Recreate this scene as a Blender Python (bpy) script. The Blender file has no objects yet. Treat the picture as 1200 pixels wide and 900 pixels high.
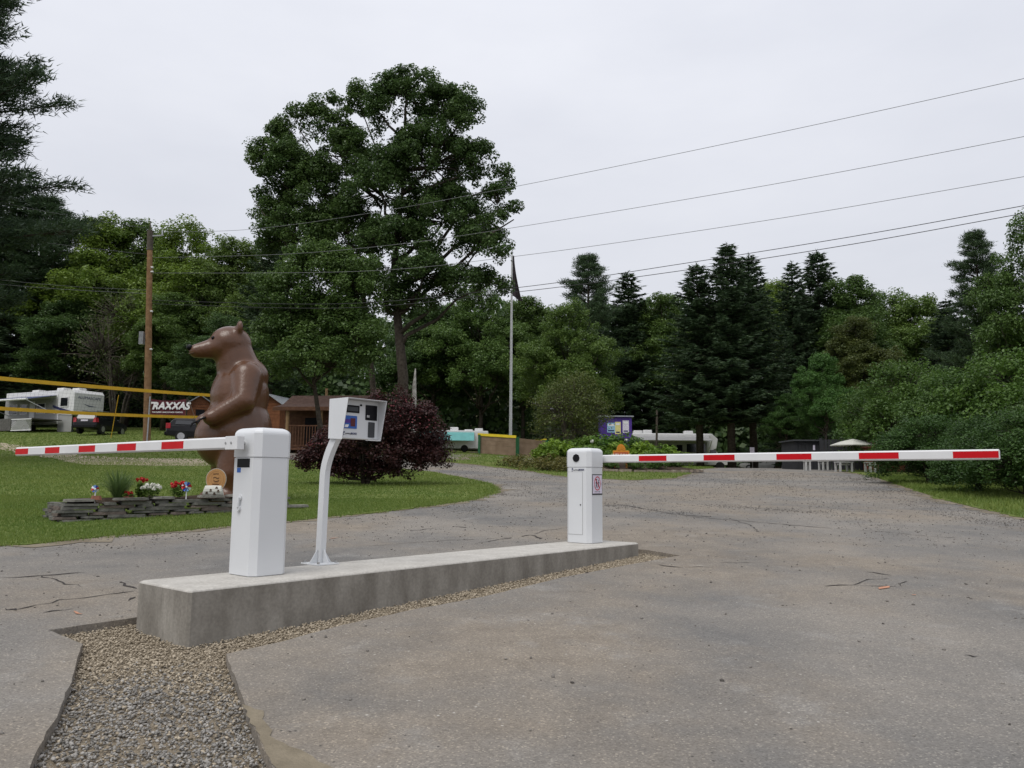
import bpy, bmesh, math, random
import numpy as np
from mathutils import Vector, Matrix

# ------------------------------------------------------------------ camera, sky, sun, exposure
SC = bpy.context.scene
COL = SC.collection
FPX, PITCH, ROLL, CAMZ = 924.1, 0.1204, 0.0084, 1.3
_c, _s = math.cos(PITCH), math.sin(PITCH)
_X0, _U0, _FW = np.array([1., 0, 0]), np.array([0, -_s, _c]), np.array([0, _c, _s])
_R = _X0 * math.cos(ROLL) + _U0 * math.sin(ROLL)
_U = _U0 * math.cos(ROLL) - _X0 * math.sin(ROLL)
cam_d = bpy.data.cameras.new('camera')
cam_d.sensor_fit = 'HORIZONTAL'; cam_d.sensor_width = 36; cam_d.lens = 36 * FPX / 1200
cam_d.clip_start = 0.05; cam_d.clip_end = 3000
cam = bpy.data.objects.new('camera', cam_d); COL.objects.link(cam)
cam.matrix_world = Matrix(((_R[0], _U[0], -_FW[0], 0), (_R[1], _U[1], -_FW[1], 0), (_R[2], _U[2], -_FW[2], CAMZ), (0, 0, 0, 1)))
SC.camera = cam

SUN_EL, SUN_AZ = math.radians(58), math.radians(215)     # azimuth clockwise from +Y: behind and left of the camera
W = bpy.data.worlds.new('World'); SC.world = W; W.use_nodes = True
nt = W.node_tree; nt.nodes.clear()
def wn(t): return nt.nodes.new(t)
sky = wn('ShaderNodeTexSky'); sky.sky_type = 'NISHITA'; sky.sun_disc = False
sky.sun_elevation = SUN_EL; sky.sun_rotation = SUN_AZ; sky.dust_density = 4.0; sky.air_density = 1.5
tc = wn('ShaderNodeTexCoord')
mp = wn('ShaderNodeMapping'); mp.inputs['Scale'].default_value = (1.6, 1.6, 4.5)
nz = wn('ShaderNodeTexNoise'); nz.inputs['Scale'].default_value = 1.3; nz.inputs['Detail'].default_value = 5; nz.inputs['Roughness'].default_value = .55
rp = wn('ShaderNodeValToRGB')
rp.color_ramp.elements[0].position = .25; rp.color_ramp.elements[0].color = (5.45, 5.6, 6.15, 1)
rp.color_ramp.elements[1].position = .75; rp.color_ramp.elements[1].color = (6.45, 6.55, 7.0, 1)
sx = wn('ShaderNodeSeparateXYZ')
mr = wn('ShaderNodeMapRange'); mr.inputs['From Min'].default_value = 0; mr.inputs['From Max'].default_value = 1
mr.inputs['To Min'].default_value = 1.0; mr.inputs['To Max'].default_value = 1.45     # an overcast sky brightens evenly towards the zenith
vm = wn('ShaderNodeVectorMath'); vm.operation = 'SCALE'
mx = wn('ShaderNodeMixRGB'); mx.inputs['Fac'].default_value = .93
bg = wn('ShaderNodeBackground'); bg.inputs['Strength'].default_value = .1
wo = wn('ShaderNodeOutputWorld')
L = nt.links.new
L(tc.outputs['Generated'], mp.inputs['Vector']); L(mp.outputs['Vector'], nz.inputs['Vector']); L(nz.outputs['Fac'], rp.inputs['Fac'])
L(tc.outputs['Generated'], sx.inputs['Vector']); L(sx.outputs['Z'], mr.inputs['Value'])
L(rp.outputs['Color'], vm.inputs[0]); L(mr.outputs['Result'], vm.inputs['Scale'])
L(sky.outputs['Color'], mx.inputs['Color1']); L(vm.outputs['Vector'], mx.inputs['Color2'])
L(mx.outputs['Color'], bg.inputs['Color']); L(bg.outputs['Background'], wo.inputs['Surface'])

sd = bpy.data.lights.new('sun', 'SUN'); sd.energy = 1.5; sd.angle = math.radians(35); sd.color = (1, .97, .92)
sun = bpy.data.objects.new('sun', sd); COL.objects.link(sun)
sdir = Vector((math.sin(SUN_AZ) * math.cos(SUN_EL), math.cos(SUN_AZ) * math.cos(SUN_EL), math.sin(SUN_EL)))
sun.rotation_euler = sdir.to_track_quat('Z', 'Y').to_euler()
sun.location = (0, 0, 30)

SC.view_settings.view_transform = 'Standard'; SC.view_settings.look = 'None'
SC.view_settings.exposure = 0.22; SC.view_settings.gamma = 1.0; SC.view_settings.use_curve_mapping = False
SC.render.engine = 'CYCLES'; SC.cycles.use_denoising = True
try: SC.cycles.denoiser = 'OPENIMAGEDENOISE'
except Exception: pass
SC.cycles.max_bounces = 6; SC.cycles.diffuse_bounces = 3; SC.cycles.transparent_max_bounces = 4; SC.cycles.use_adaptive_sampling = True

# ------------------------------------------------------------------ survey: terrain height, pixel rays
def sstep(a, b, x):
    t = np.clip((np.asarray(x, float) - a) / (b - a), 0, 1); return t * t * (3 - 2 * t)
def spl(t): return np.logaddexp(0, t)
def G(x, y):
    x = np.asarray(x, float); y = np.clip(np.asarray(y, float), -12, 140)
    z = .05 * y
    z = z + .04 * 4 * spl((y - 25) / 4) * sstep(-6, -22, x) * (1 - .7 * sstep(85, 120, y))
    z = z - .045 * 4 * spl((y - 42) / 4) * sstep(-3, 8, x)
    z = z + .55 * np.exp(-(((x + 3) / 7) ** 2 + ((y - 41) / 7) ** 2))
    z = z + .6 * 6 * spl((y - 121) / 6)                 # rise added behind everything to block bright sky gaps between trunks
    return z
def g(x, y): return float(G(x, y))
def ray(u, v): return _R * ((u - 600) / FPX) + _U * ((450 - v) / FPX) + _FW
CAM = np.array([0, 0, CAMZ])
def P(u, v, Y):
    d = ray(u, v); return CAM + d * (Y / d[1])
def GP(u, v, ymax=120):
    d = ray(u, v); d = d / d[1]
    ys = np.arange(2, ymax, .05); pts = CAM[:, None] + d[:, None] * ys
    b = pts[2] < G(pts[0], pts[1]); i = int(np.argmax(b)) if b.any() else len(ys) - 1
    return np.array([pts[0, i], pts[1, i], g(pts[0, i], pts[1, i])])
def onG(u, Y):                                        # the ground point at depth Y on the image column u
    x = (u - 600) / FPX * Y
    for _ in range(6):
        z = g(x, Y); p = np.array([x, Y, z - CAMZ])
        x += ((u - 600) / FPX - (p @ _R) / (p @ _FW)) * Y
    return np.array([x, Y, g(x, Y)])

# ------------------------------------------------------------------ materials
def newmat(name):
    m = bpy.data.materials.new(name); m.use_nodes = True
    n = m.node_tree; b = n.nodes['Principled BSDF']; return m, n, b
def mat(name, col, rough=.6, metal=0., var=.12, scale=6., bump=0., bscale=60., spec=.4, col2=None, detail=4):
    m, n, b = newmat(name)
    b.inputs['Roughness'].default_value = rough; b.inputs['Metallic'].default_value = metal
    b.inputs['Specular IOR Level'].default_value = spec
    t = n.nodes.new('ShaderNodeTexCoord'); no = n.nodes.new('ShaderNodeTexNoise')
    no.inputs['Scale'].default_value = scale; no.inputs['Detail'].default_value = detail
    r = n.nodes.new('ShaderNodeValToRGB'); r.color_ramp.elements[0].position = .3; r.color_ramp.elements[1].position = .7
    c2 = col2 or tuple(min(1, c * (1 + var)) for c in col); c1 = col if col2 else tuple(c * (1 - var) for c in col)
    r.color_ramp.elements[0].color = (*c1, 1); r.color_ramp.elements[1].color = (*c2, 1)
    n.links.new(t.outputs['Object'], no.inputs['Vector']); n.links.new(no.outputs['Fac'], r.inputs['Fac'])
    n.links.new(r.outputs['Color'], b.inputs['Base Color'])
    if bump:
        n2 = n.nodes.new('ShaderNodeTexNoise'); n2.inputs['Scale'].default_value = bscale; n2.inputs['Detail'].default_value = 3
        bu = n.nodes.new('ShaderNodeBump'); bu.inputs['Strength'].default_value = bump; bu.inputs['Distance'].default_value = .02
        n.links.new(t.outputs['Object'], n2.inputs['Vector']); n.links.new(n2.outputs['Fac'], bu.inputs['Height']); n.links.new(bu.outputs['Normal'], b.inputs['Normal'])
    return m
def leafmat(name, c1, c2, trans=.3, rough=.45, tint=True, spec=.35):
    """two leaf colours mixed by a per-leaf random value; the object colour tints each plant"""
    m, n, b = newmat(name)
    b.inputs['Roughness'].default_value = rough; b.inputs['Specular IOR Level'].default_value = spec
    a = n.nodes.new('ShaderNodeAttribute'); a.attribute_name = 'rnd'
    mi = n.nodes.new('ShaderNodeMixRGB'); mi.inputs['Color1'].default_value = (*c1, 1); mi.inputs['Color2'].default_value = (*c2, 1)
    n.links.new(a.outputs['Fac'], mi.inputs['Fac']); out = mi.outputs['Color']
    if tint:
        oi = n.nodes.new('ShaderNodeObjectInfo'); mu = n.nodes.new('ShaderNodeMixRGB'); mu.blend_type = 'MULTIPLY'; mu.inputs['Fac'].default_value = 1
        n.links.new(out, mu.inputs['Color1']); n.links.new(oi.outputs['Color'], mu.inputs['Color2']); out = mu.outputs['Color']
    n.links.new(out, b.inputs['Base Color'])
    if trans:
        tr = n.nodes.new('ShaderNodeBsdfTranslucent'); ms = n.nodes.new('ShaderNodeMixShader'); ms.inputs['Fac'].default_value = trans
        n.links.new(out, tr.inputs['Color']); n.links.new(b.outputs['BSDF'], ms.inputs[1]); n.links.new(tr.outputs['BSDF'], ms.inputs[2])
        n.links.new(ms.outputs['Shader'], n.nodes['Material Output'].inputs['Surface'])
    return m
def asphalt_mat():
    m, n, b = newmat('asphalt'); N = n.nodes.new; K = n.links.new
    b.inputs['Roughness'].default_value = .9; b.inputs['Specular IOR Level'].default_value = .2
    g_ = N('ShaderNodeNewGeometry')
    def noise(sc, det=4, ro=.55, off=0):
        q = N('ShaderNodeTexNoise'); q.inputs['Scale'].default_value = sc; q.inputs['Detail'].default_value = det; q.inputs['Roughness'].default_value = ro
        mp_ = N('ShaderNodeMapping'); mp_.inputs['Location'].default_value = (off, off * 1.7, 0); K(g_.outputs['Position'], mp_.inputs['Vector']); K(mp_.outputs['Vector'], q.inputs['Vector']); return q.outputs['Fac']
    def ramp(f, stops):
        r = N('ShaderNodeValToRGB'); e = r.color_ramp.elements
        e[0].position, e[0].color = stops[0][0], (*stops[0][1], 1); e[1].position, e[1].color = stops[1][0], (*stops[1][1], 1)
        for p_, c_ in stops[2:]: q = e.new(p_); q.color = (*c_, 1)
        K(f, r.inputs['Fac']); return r.outputs['Color']
    def mix(f, a, c, bl='MIX'):
        q = N('ShaderNodeMixRGB'); q.blend_type = bl
        if isinstance(f, float): q.inputs['Fac'].default_value = f
        else: K(f, q.inputs['Fac'])
        K(a, q.inputs['Color1']); K(c, q.inputs['Color2']); return q.outputs['Color']
    base = ramp(noise(.55, 5, .6), [(.36, (.140, .136, .130)), (.64, (.226, .207, .182))])
    dust = ramp(noise(.23, 6, .62, 7.3), [(.47, (0, 0, 0)), (.60, (.9, .9, .9))])
    tan = ramp(noise(3.5, 4, .6, 3), [(.3, (.185, .158, .127)), (.7, (.252, .218, .176))])
    c = mix(dust, base, tan)
    worn = ramp(noise(1.7, 6, .7, 15), [(.56, (0, 0, 0)), (.74, (.55, .55, .55))])
    pale = ramp(noise(9, 3, .5, 4), [(.3, (.25, .242, .228)), (.7, (.31, .30, .28))])
    c = mix(worn, c, pale)
    # aggregate: every small cell its own shade, a few bright or dark stones
    vo = N('ShaderNodeTexVoronoi'); vo.inputs['Scale'].default_value = 120; K(g_.outputs['Position'], vo.inputs['Vector'])
    sep = N('ShaderNodeSeparateColor'); K(vo.outputs['Color'], sep.inputs['Color'])
    sh = ramp(sep.outputs['Red'], [(0., (.72, .72, .72)), (.5, (1., 1., 1.)), (.9, (1.12, 1.12, 1.12)), (.985, (1.7, 1.68, 1.6))])
    c = mix(.85, c, sh, 'MULTIPLY')
    vo2 = N('ShaderNodeTexVoronoi'); vo2.inputs['Scale'].default_value = 24; K(g_.outputs['Position'], vo2.inputs['Vector'])
    sp2 = N('ShaderNodeSeparateColor'); K(vo2.outputs['Color'], sp2.inputs['Color'])
    near = ramp(vo2.outputs['Distance'], [(.10, (1, 1, 1)), (.22, (0, 0, 0))])
    few = ramp(sp2.outputs['Green'], [(.90, (0, 0, 0)), (.91, (1, 1, 1))])
    spots = mix(1., near, few, 'MULTIPLY')
    stone = ramp(sp2.outputs['Blue'], [(.45, (.07, .065, .06)), (.55, (.42, .40, .36))])
    c = mix(spots, c, stone)
    K(c, b.inputs['Base Color'])
    bu = N('ShaderNodeBump'); bu.inputs['Strength'].default_value = .55; bu.inputs['Distance'].default_value = .006
    h = mix(.5, vo.outputs['Color'], ramp(noise(30, 4), [(.3, (0, 0, 0)), (.7, (1, 1, 1))])); K(h, bu.inputs['Height']); K(bu.outputs['Normal'], b.inputs['Normal'])
    return m
def concrete_mat(name, ca, cb, streak):
    m, n, b = newmat(name); N = n.nodes.new; K = n.links.new
    b.inputs['Roughness'].default_value = .85; b.inputs['Specular IOR Level'].default_value = .25
    t = N('ShaderNodeTexCoord'); mp_ = N('ShaderNodeMapping'); mp_.inputs['Scale'].default_value = (3.2, 3.2, streak)
    a = N('ShaderNodeTexNoise'); a.inputs['Scale'].default_value = 1.6; a.inputs['Detail'].default_value = 6; a.inputs['Roughness'].default_value = .6
    r = N('ShaderNodeValToRGB'); r.color_ramp.elements[0].position = .33; r.color_ramp.elements[1].position = .68
    r.color_ramp.elements[0].color = (*ca, 1); r.color_ramp.elements[1].color = (*cb, 1)
    f = N('ShaderNodeTexNoise'); f.inputs['Scale'].default_value = 45; f.inputs['Detail'].default_value = 3
    rf = N('ShaderNodeValToRGB'); rf.color_ramp.elements[0].position = .3; rf.color_ramp.elements[1].position = .7
    rf.color_ramp.elements[0].color = (.85, .85, .85, 1); rf.color_ramp.elements[1].color = (1.1, 1.1, 1.1, 1)
    mu = N('ShaderNodeMixRGB'); mu.blend_type = 'MULTIPLY'; mu.inputs['Fac'].default_value = 1
    K(t.outputs['Object'], mp_.inputs['Vector']); K(mp_.outputs['Vector'], a.inputs['Vector']); K(a.outputs['Fac'], r.inputs['Fac'])
    K(t.outputs['Object'], f.inputs['Vector']); K(f.outputs['Fac'], rf.inputs['Fac'])
    K(r.outputs['Color'], mu.inputs['Color1']); K(rf.outputs['Color'], mu.inputs['Color2']); K(mu.outputs['Color'], b.inputs['Base Color'])
    bu = N('ShaderNodeBump'); bu.inputs['Strength'].default_value = .25; bu.inputs['Distance'].default_value = .004
    K(f.outputs['Fac'], bu.inputs['Height']); K(bu.outputs['Normal'], b.inputs['Normal'])
    return m

M = {}
M['asphalt'] = asphalt_mat()
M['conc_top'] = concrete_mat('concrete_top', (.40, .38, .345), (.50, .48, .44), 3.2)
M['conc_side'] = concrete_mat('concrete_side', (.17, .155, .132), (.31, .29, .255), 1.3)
M['white'] = mat('white_powder_coat', (.625, .64, .655), .38, var=.025, scale=2.2, bump=.03, bscale=220, spec=.5)
M['white_rough'] = mat('white_aluminium', (.66, .665, .67), .45, var=.05, scale=3)
M['red'] = mat('red_reflective', (.50, .006, .012), .5, var=.06, scale=9, spec=.15)
M['black'] = mat('black_plastic', (.010, .010, .012), .6, var=.2, spec=.12)
M['blackgloss'] = mat('black_gloss', (.006, .006, .008), .3, var=.1, spec=.12)
M['blue'] = mat('blue_sticker', (.02, .10, .38), .4, var=.05)
M['steel'] = mat('zinc_steel', (.45, .45, .45), .35, metal=.9, var=.15, scale=20)
M['navy'] = mat('navy_print', (.015, .02, .09), .5)
M['grey'] = mat('grey_plastic', (.055, .058, .062), .6, spec=.2)
M['lcd'] = mat('lcd_panel', (.045, .05, .055), .3, spec=.25)
M['lawn'] = mat('lawn_soil', (.09, .13, .030), .95, var=.35, scale=1.1, col2=(.15, .172, .052), bump=.6, bscale=25, spec=.1)
M['grass'] = leafmat('grass_blade', (.10, .17, .026), (.22, .275, .066), .4, .5, tint=True)
M['dirt'] = mat('dirt', (.15, .125, .09), .95, var=.3, scale=3, col2=(.23, .20, .15), bump=.6, bscale=30, spec=.1)
M['forest_floor'] = mat('forest_floor', (.035, .03, .02), .95, scale=.6, col2=(.055, .06, .025), bump=.5, bscale=6, spec=.1)
M['gravelbase'] = mat('gravel_bed', (.20, .165, .12), .95, var=.3, scale=30, col2=(.33, .28, .21), bump=1, bscale=80, spec=.1)
M['sand'] = mat('yellow_sand', (.17, .145, .105), .95, scale=9, col2=(.24, .205, .15), bump=.5, bscale=60, spec=.1)
M['bench'] = mat('bench_paint', (.42, .42, .41), .6, var=.1)
M['pathgravel'] = mat('path_gravel', (.30, .25, .18), .95, scale=4, col2=(.40, .35, .26), bump=.6, bscale=40, spec=.1)
M['soil'] = mat('garden_soil', (.05, .036, .026), .95, var=.35, scale=12, bump=.8, bscale=40, spec=.1)
M['bark'] = mat('bark', (.035, .028, .022), .9, scale=7, col2=(.085, .072, .058), bump=.8, bscale=18, spec=.15)
M['birch'] = mat('birch_bark', (.22, .21, .19), .8, scale=5, col2=(.5, .48, .45), bump=.3, spec=.2)
M['twig'] = mat('grey_twig', (.10, .085, .07), .9, var=.3, scale=6, spec=.1)
M['leaf'] = leafmat('broad_leaf', (.050, .094, .026), (.128, .192, .052), .36)
M['needle'] = leafmat('needle', (.027, .050, .024), (.068, .102, .042), .22, .6)
M['plum'] = leafmat('plum_leaf', (.028, .012, .012), (.074, .028, .026), .25, .5, tint=False)
M['plumnew'] = leafmat('plum_new_leaf', (.10, .016, .024), (.17, .03, .035), .3, .5, tint=False)
M['hosta'] = leafmat('bed_leaf', (.075, .145, .022), (.15, .235, .05), .35, .45)
M['pole_wood'] = mat('utility_pole_wood', (.20, .115, .06), .85, scale=5, col2=(.33, .20, .11), bump=.5, bscale=20, spec=.15)
M['log_orange'] = mat('log_siding_orange', (.15, .055, .024), .75, scale=4, col2=(.22, .09, .038), bump=.3, spec=.25)
M['log_brown'] = mat('log_siding_brown', (.075, .035, .02), .75, scale=4, col2=(.14, .07, .038), bump=.3, spec=.25)
M['post_tan'] = mat('peeled_post', (.20, .13, .065), .75, scale=5, col2=(.30, .2, .105), spec=.2)
M['roof_brown'] = mat('brown_shingle', (.045, .026, .02), .9, scale=5, col2=(.085, .052, .04), bump=.6, bscale=12, spec=.15)
M['roof_metal'] = mat('grey_metal_roof', (.30, .32, .34), .45, metal=.3, var=.1)
M['rv_white'] = mat('rv_fibreglass', (.66, .66, .66), .35, var=.05, scale=1.5)
M['rv_grey'] = mat('rv_grey_plain', (.30, .30, .29), .5, var=.1, scale=2)
M['rv_blue'] = mat('awning_blue', (.06, .075, .15), .8, var=.15, scale=2)
M['awning_grey'] = mat('awning_grey', (.28, .28, .28), .8, var=.12, scale=2)
M['teal'] = mat('teal_fabric', (.12, .34, .33), .75, var=.12, scale=2)
M['glass'] = mat('dark_glass', (.010, .012, .014), .08, var=.1, spec=.8)
M['car_black'] = mat('black_car_paint', (.008, .008, .010), .3, var=.15, spec=.35)
M['tyre'] = mat('tyre_rubber', (.015, .015, .015), .85)
M['rim'] = mat('alloy_rim', (.5, .5, .52), .3, metal=.7)
M['tail'] = mat('tail_light', (.32, .012, .02), .2, spec=.6)
M['deckwood'] = mat('weathered_deck', (.07, .066, .06), .85, scale=5, col2=(.12, .115, .105), bump=.3)
M['maroon'] = mat('maroon_vinyl', (.085, .006, .012), .5, var=.12, scale=2)
M['white_print'] = mat('white_print', (.75, .75, .75), .5, var=.04)
M['yellow'] = mat('yellow_webbing', (.62, .36, .02), .55, var=.08, scale=3)
M['yellow_paint'] = mat('yellow_paint', (.66, .50, .02), .45, var=.08)
M['green_paint'] = mat('green_paint', (.01, .085, .03), .5, var=.15)
M['ply'] = mat('weathered_plywood', (.165, .115, .075), .85, scale=2.5, col2=(.26, .19, .13), bump=.3, bscale=25, spec=.15)
M['purple'] = mat('purple_siding', (.065, .025, .24), .55, var=.12, scale=3)
M['galv'] = mat('galvanised', (.42, .43, .45), .4, metal=.6, var=.12)
M['poster_b'] = mat('poster_blue', (.28, .48, .66), .6, var=.1, scale=25)
M['poster_y'] = mat('poster_yellow', (.66, .60, .25), .6, var=.15, scale=25)
M['poster_p'] = mat('poster_pale', (.62, .58, .68), .6, var=.2, scale=25)
M['orange'] = mat('orange_sign', (.60, .22, .02), .5, var=.12, scale=10)
M['orange_red'] = mat('orange_red_sign', (.42, .10, .03), .55, var=.12, scale=10)
M['edging'] = mat('bed_edging', (.20, .16, .125), .9, scale=6, col2=(.33, .28, .23), bump=.4)
M['statue'] = mat('brown_gloss_statue', (.095, .040, .018), .28, var=.16, scale=3, bump=.25, bscale=22, spec=.5)
M['statue_tan'] = mat('tan_gloss_statue', (.30, .17, .075), .35, var=.1, scale=5, spec=.5)
M['slate'] = mat('slate', (.085, .085, .076), .85, scale=9, col2=(.17, .165, .145), bump=.6, bscale=25, spec=.25)
M['slate2'] = mat('slate_light', (.14, .135, .12), .85, scale=9, col2=(.24, .23, .205), bump=.6, bscale=25, spec=.25)
M['slate3'] = mat('slate_rust', (.095, .078, .068), .85, scale=9, col2=(.16, .13, .11), bump=.6, bscale=25, spec=.25)
M['terracotta'] = mat('terracotta', (.24, .10, .065), .85, var=.2, scale=14)
M['petal_red'] = leafmat('petal_red', (.40, .01, .015), (.62, .03, .03), .25, .5, tint=False)
M['petal_white'] = leafmat('petal_white', (.62, .62, .55), (.78, .78, .72), .25, .5, tint=False)
M['petal_blue'] = mat('foil_blue', (.05, .10, .55), .25, var=.1)
M['petal_redfoil'] = mat('foil_red', (.50, .01, .03), .25, var=.1)
M['lightblue'] = mat('foil_light_blue', (.25, .45, .75), .25, var=.1)
M['slice'] = mat('sawn_wood', (.36, .18, .06), .6, scale=7, col2=(.48, .26, .10), bump=.15, spec=.35)
M['burn'] = mat('burnt_lettering', (.06, .03, .015), .7)
M['bark_pale'] = mat('pale_bark', (.42, .38, .32), .85, var=.25, scale=15, bump=.5)
M['crack'] = mat('crack_dark', (.035, .03, .027), .95, var=.3, scale=20)
M['spray'] = mat('orange_marking_paint', (.42, .21, .13), .9, var=.2, scale=25)
M['shed_dark'] = mat('charcoal_boards', (.022, .023, .026), .75, var=.2, scale=4)
M['fabric_white'] = mat('parasol_canvas', (.50, .50, .45), .8, var=.06)
M['brick_red'] = mat('brick_red_board', (.26, .085, .05), .85, var=.2, scale=6)
M['pebble_tan'] = leafmat('pebble_tan', (.22, .182, .13), (.47, .405, .31), 0, .9, tint=False, spec=.15)
M['pebble_grey'] = leafmat('pebble_grey', (.125, .118, .106), (.37, .352, .325), 0, .9, tint=False, spec=.2)
M['loose'] = leafmat('loose_stone', (.08, .073, .066), (.28, .26, .235), 0, .9, tint=False, spec=.15)
M['flag'] = mat('flag_cloth', (.03, .028, .035), .8, var=.5, scale=3, col2=(.07, .05, .055))
M['wire'] = mat('wire_black', (.02, .02, .022), .6)
M['wirelight'] = mat('wire_aluminium', (.16, .165, .17), .5)

# ------------------------------------------------------------------ builders
def tag(o, label=None, cat=None, group=None, kind=None):
    for k, v in (('label', label), ('category', cat), ('group', group), ('kind', kind)):
        if v: o[k] = v
    return o
def empty(name, loc=(0, 0, 0), rz=0., label=None, cat=None, group=None):
    o = bpy.data.objects.new(name, None); COL.objects.link(o); o.empty_display_size = .2
    o.location = tuple(float(q) for q in loc); o.rotation_euler = (0, 0, rz)
    return tag(o, label, cat, group)
def link(name, me, parent=None, loc=None, rot=None):
    o = bpy.data.objects.new(name, me); COL.objects.link(o)
    if parent: o.parent = parent
    if loc is not None: o.location = tuple(float(q) for q in loc)
    if rot is not None: o.rotation_euler = rot
    return o
def copy_tree(o, parent=None):
    c = o.copy(); COL.objects.link(c); c.parent = parent
    for ch in list(o.children): copy_tree(ch, c)
    return c
def np_mesh(name, V, F, rnd=None, m=None, smooth=False):
    V = np.asarray(V, np.float32); F = np.asarray(F, np.int32); k = F.shape[1]
    me = bpy.data.meshes.new(name); me.vertices.add(len(V)); me.vertices.foreach_set('co', V.ravel())
    me.loops.add(F.size); me.loops.foreach_set('vertex_index', F.ravel())
    me.polygons.add(len(F)); me.polygons.foreach_set('loop_start', np.arange(0, F.size, k, dtype=np.int32))
    me.polygons.foreach_set('loop_total', np.full(len(F), k, np.int32))
    if smooth: me.polygons.foreach_set('use_smooth', np.ones(len(F), bool))
    if rnd is not None:
        a = me.attributes.new('rnd', 'FLOAT', 'FACE'); a.data.foreach_set('value', np.asarray(rnd, np.float32))
    if m: me.materials.append(m)
    me.update(); me.validate(); return me
class MB:
    def __init__(s): s.v = []; s.f = []; s.mi = []
    def add(s, vs, fs, mi=0):
        o = len(s.v); s.v += [tuple(float(c) for c in q) for q in vs]; s.f += [tuple(i + o for i in f) for f in fs]; s.mi += [mi] * len(fs); return s
    def box(s, lo, hi, mi=0):
        x0, y0, z0 = lo; x1, y1, z1 = hi
        return s.add([(x0, y0, z0), (x1, y0, z0), (x1, y1, z0), (x0, y1, z0), (x0, y0, z1), (x1, y0, z1), (x1, y1, z1), (x0, y1, z1)],
                     [(0, 3, 2, 1), (4, 5, 6, 7), (0, 1, 5, 4), (1, 2, 6, 5), (2, 3, 7, 6), (3, 0, 4, 7)], mi)
    def bar(s, p, q, w, h, up=(0, 0, 1), mi=0):
        p, q, up = Vector(p), Vector(q), Vector(up); d = (q - p).normalized(); sd_ = d.cross(up)
        if sd_.length < 1e-4: sd_ = d.cross(Vector((0, 1, 0)))
        sd_.normalize(); u2 = sd_.cross(d); vs = []
        for b_ in (p, q):
            for a_, c_ in ((-1, -1), (1, -1), (1, 1), (-1, 1)): vs.append(b_ + sd_ * (a_ * w / 2) + u2 * (c_ * h / 2))
        return s.add(vs, [(0, 3, 2, 1), (4, 5, 6, 7), (0, 1, 5, 4), (1, 2, 6, 5), (2, 3, 7, 6), (3, 0, 4, 7)], mi)
    def loft(s, loops, mi=0, cap=True):
        n = len(loops[0]); vs = [p for l in loops for p in l]; fs = []
        for i in range(len(loops) - 1):
            for j in range(n): k = (j + 1) % n; fs.append((i * n + j, i * n + k, (i + 1) * n + k, (i + 1) * n + j))
        if cap: fs.append(tuple(range(n - 1, -1, -1))); fs.append(tuple((len(loops) - 1) * n + j for j in range(n)))
        return s.add(vs, fs, mi)
    def tube(s, pts, r, n=8, mi=0, cap=True):
        pts = [Vector(p) for p in pts]; rs = r if hasattr(r, '__len__') else [r] * len(pts); loops = []; ref = None
        for i, p in enumerate(pts):
            d = (pts[min(i + 1, len(pts) - 1)] - pts[max(i - 1, 0)]).normalized()
            if ref is None: ref = Vector((0, 0, 1)) if abs(d.z) < .9 else Vector((1, 0, 0))
            a_ = d.cross(ref).normalized(); b_ = a_.cross(d); ref = b_
            loops.append([p + (a_ * math.cos(t) + b_ * math.sin(t)) * rs[i] for t in [2 * math.pi * j / n for j in range(n)]])
        return s.loft(loops, mi, cap)
    def disc(s, c, axis, r, h, n=16, mi=0):
        c, axis = Vector(c), Vector(axis).normalized(); return s.tube([c - axis * h / 2, c + axis * h / 2], r, n, mi)
    def prism(s, poly, y0, y1, mi=0):                # (x, z) outline pulled along y
        return s.loft([[(x, y0, z) for x, z in poly], [(x, y1, z) for x, z in poly]], mi)
    def ball(s, c, r, n=12, m_=8, mi=0):
        rx, ry, rz = r if hasattr(r, '__len__') else (r, r, r); loops = []
        for i in range(m_ + 1):
            t = math.pi * (.02 + .96 * i / m_); loops.append([(c[0] + rx * math.sin(t) * math.cos(a_), c[1] + ry * math.sin(t) * math.sin(a_), c[2] - rz * math.cos(t)) for a_ in [2 * math.pi * j / n for j in range(n)]])
        return s.loft(loops, mi)
    def build(s, name, m, parent=None, loc=None, rot=None, bevel=0., smooth=False, seg=2):
        me = bpy.data.meshes.new(name); me.from_pydata(s.v, [], s.f)
        ms = m if isinstance(m, (list, tuple)) else [m]
        for q in ms: me.materials.append(q)
        me.polygons.foreach_set('material_index', s.mi)
        bm = bmesh.new(); bm.from_mesh(me); bmesh.ops.recalc_face_normals(bm, faces=bm.faces)
        if bevel: bmesh.ops.bevel(bm, geom=list(bm.edges), offset=bevel, segments=seg, affect='EDGES', profile=.5, clamp_overlap=True)
        bm.to_mesh(me); bm.free()
        if smooth: me.polygons.foreach_set('use_smooth', [True] * len(me.polygons))
        me.update(); return link(name, me, parent, loc, rot)
def text(name, s, size, m, parent, mat4, align='CENTER', bold=0., shear=0., extr=.0006):
    cu = bpy.data.curves.new('t', 'FONT'); cu.body = s; cu.size = size; cu.align_x = align; cu.align_y = 'CENTER'; cu.extrude = extr; cu.offset = bold; cu.shear = shear; cu.resolution_u = 3
    o = bpy.data.objects.new('t', cu); COL.objects.link(o); dg = bpy.context.evaluated_depsgraph_get()
    me = bpy.data.meshes.new_from_object(o.evaluated_get(dg)); bpy.data.objects.remove(o); bpy.data.curves.remove(cu)
    me.name = name; me.materials.clear(); me.materials.append(m); me.transform(mat4)
    return link(name, me, parent)
def frame(o, x, y):                                   # matrix with local x, y axes as given and z = x cross y
    x, y = Vector(x).normalized(), Vector(y).normalized(); z = x.cross(y)
    return Matrix(((x[0], y[0], z[0], o[0]), (x[1], y[1], z[1], o[1]), (x[2], y[2], z[2], o[2]), (0, 0, 0, 1)))

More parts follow.
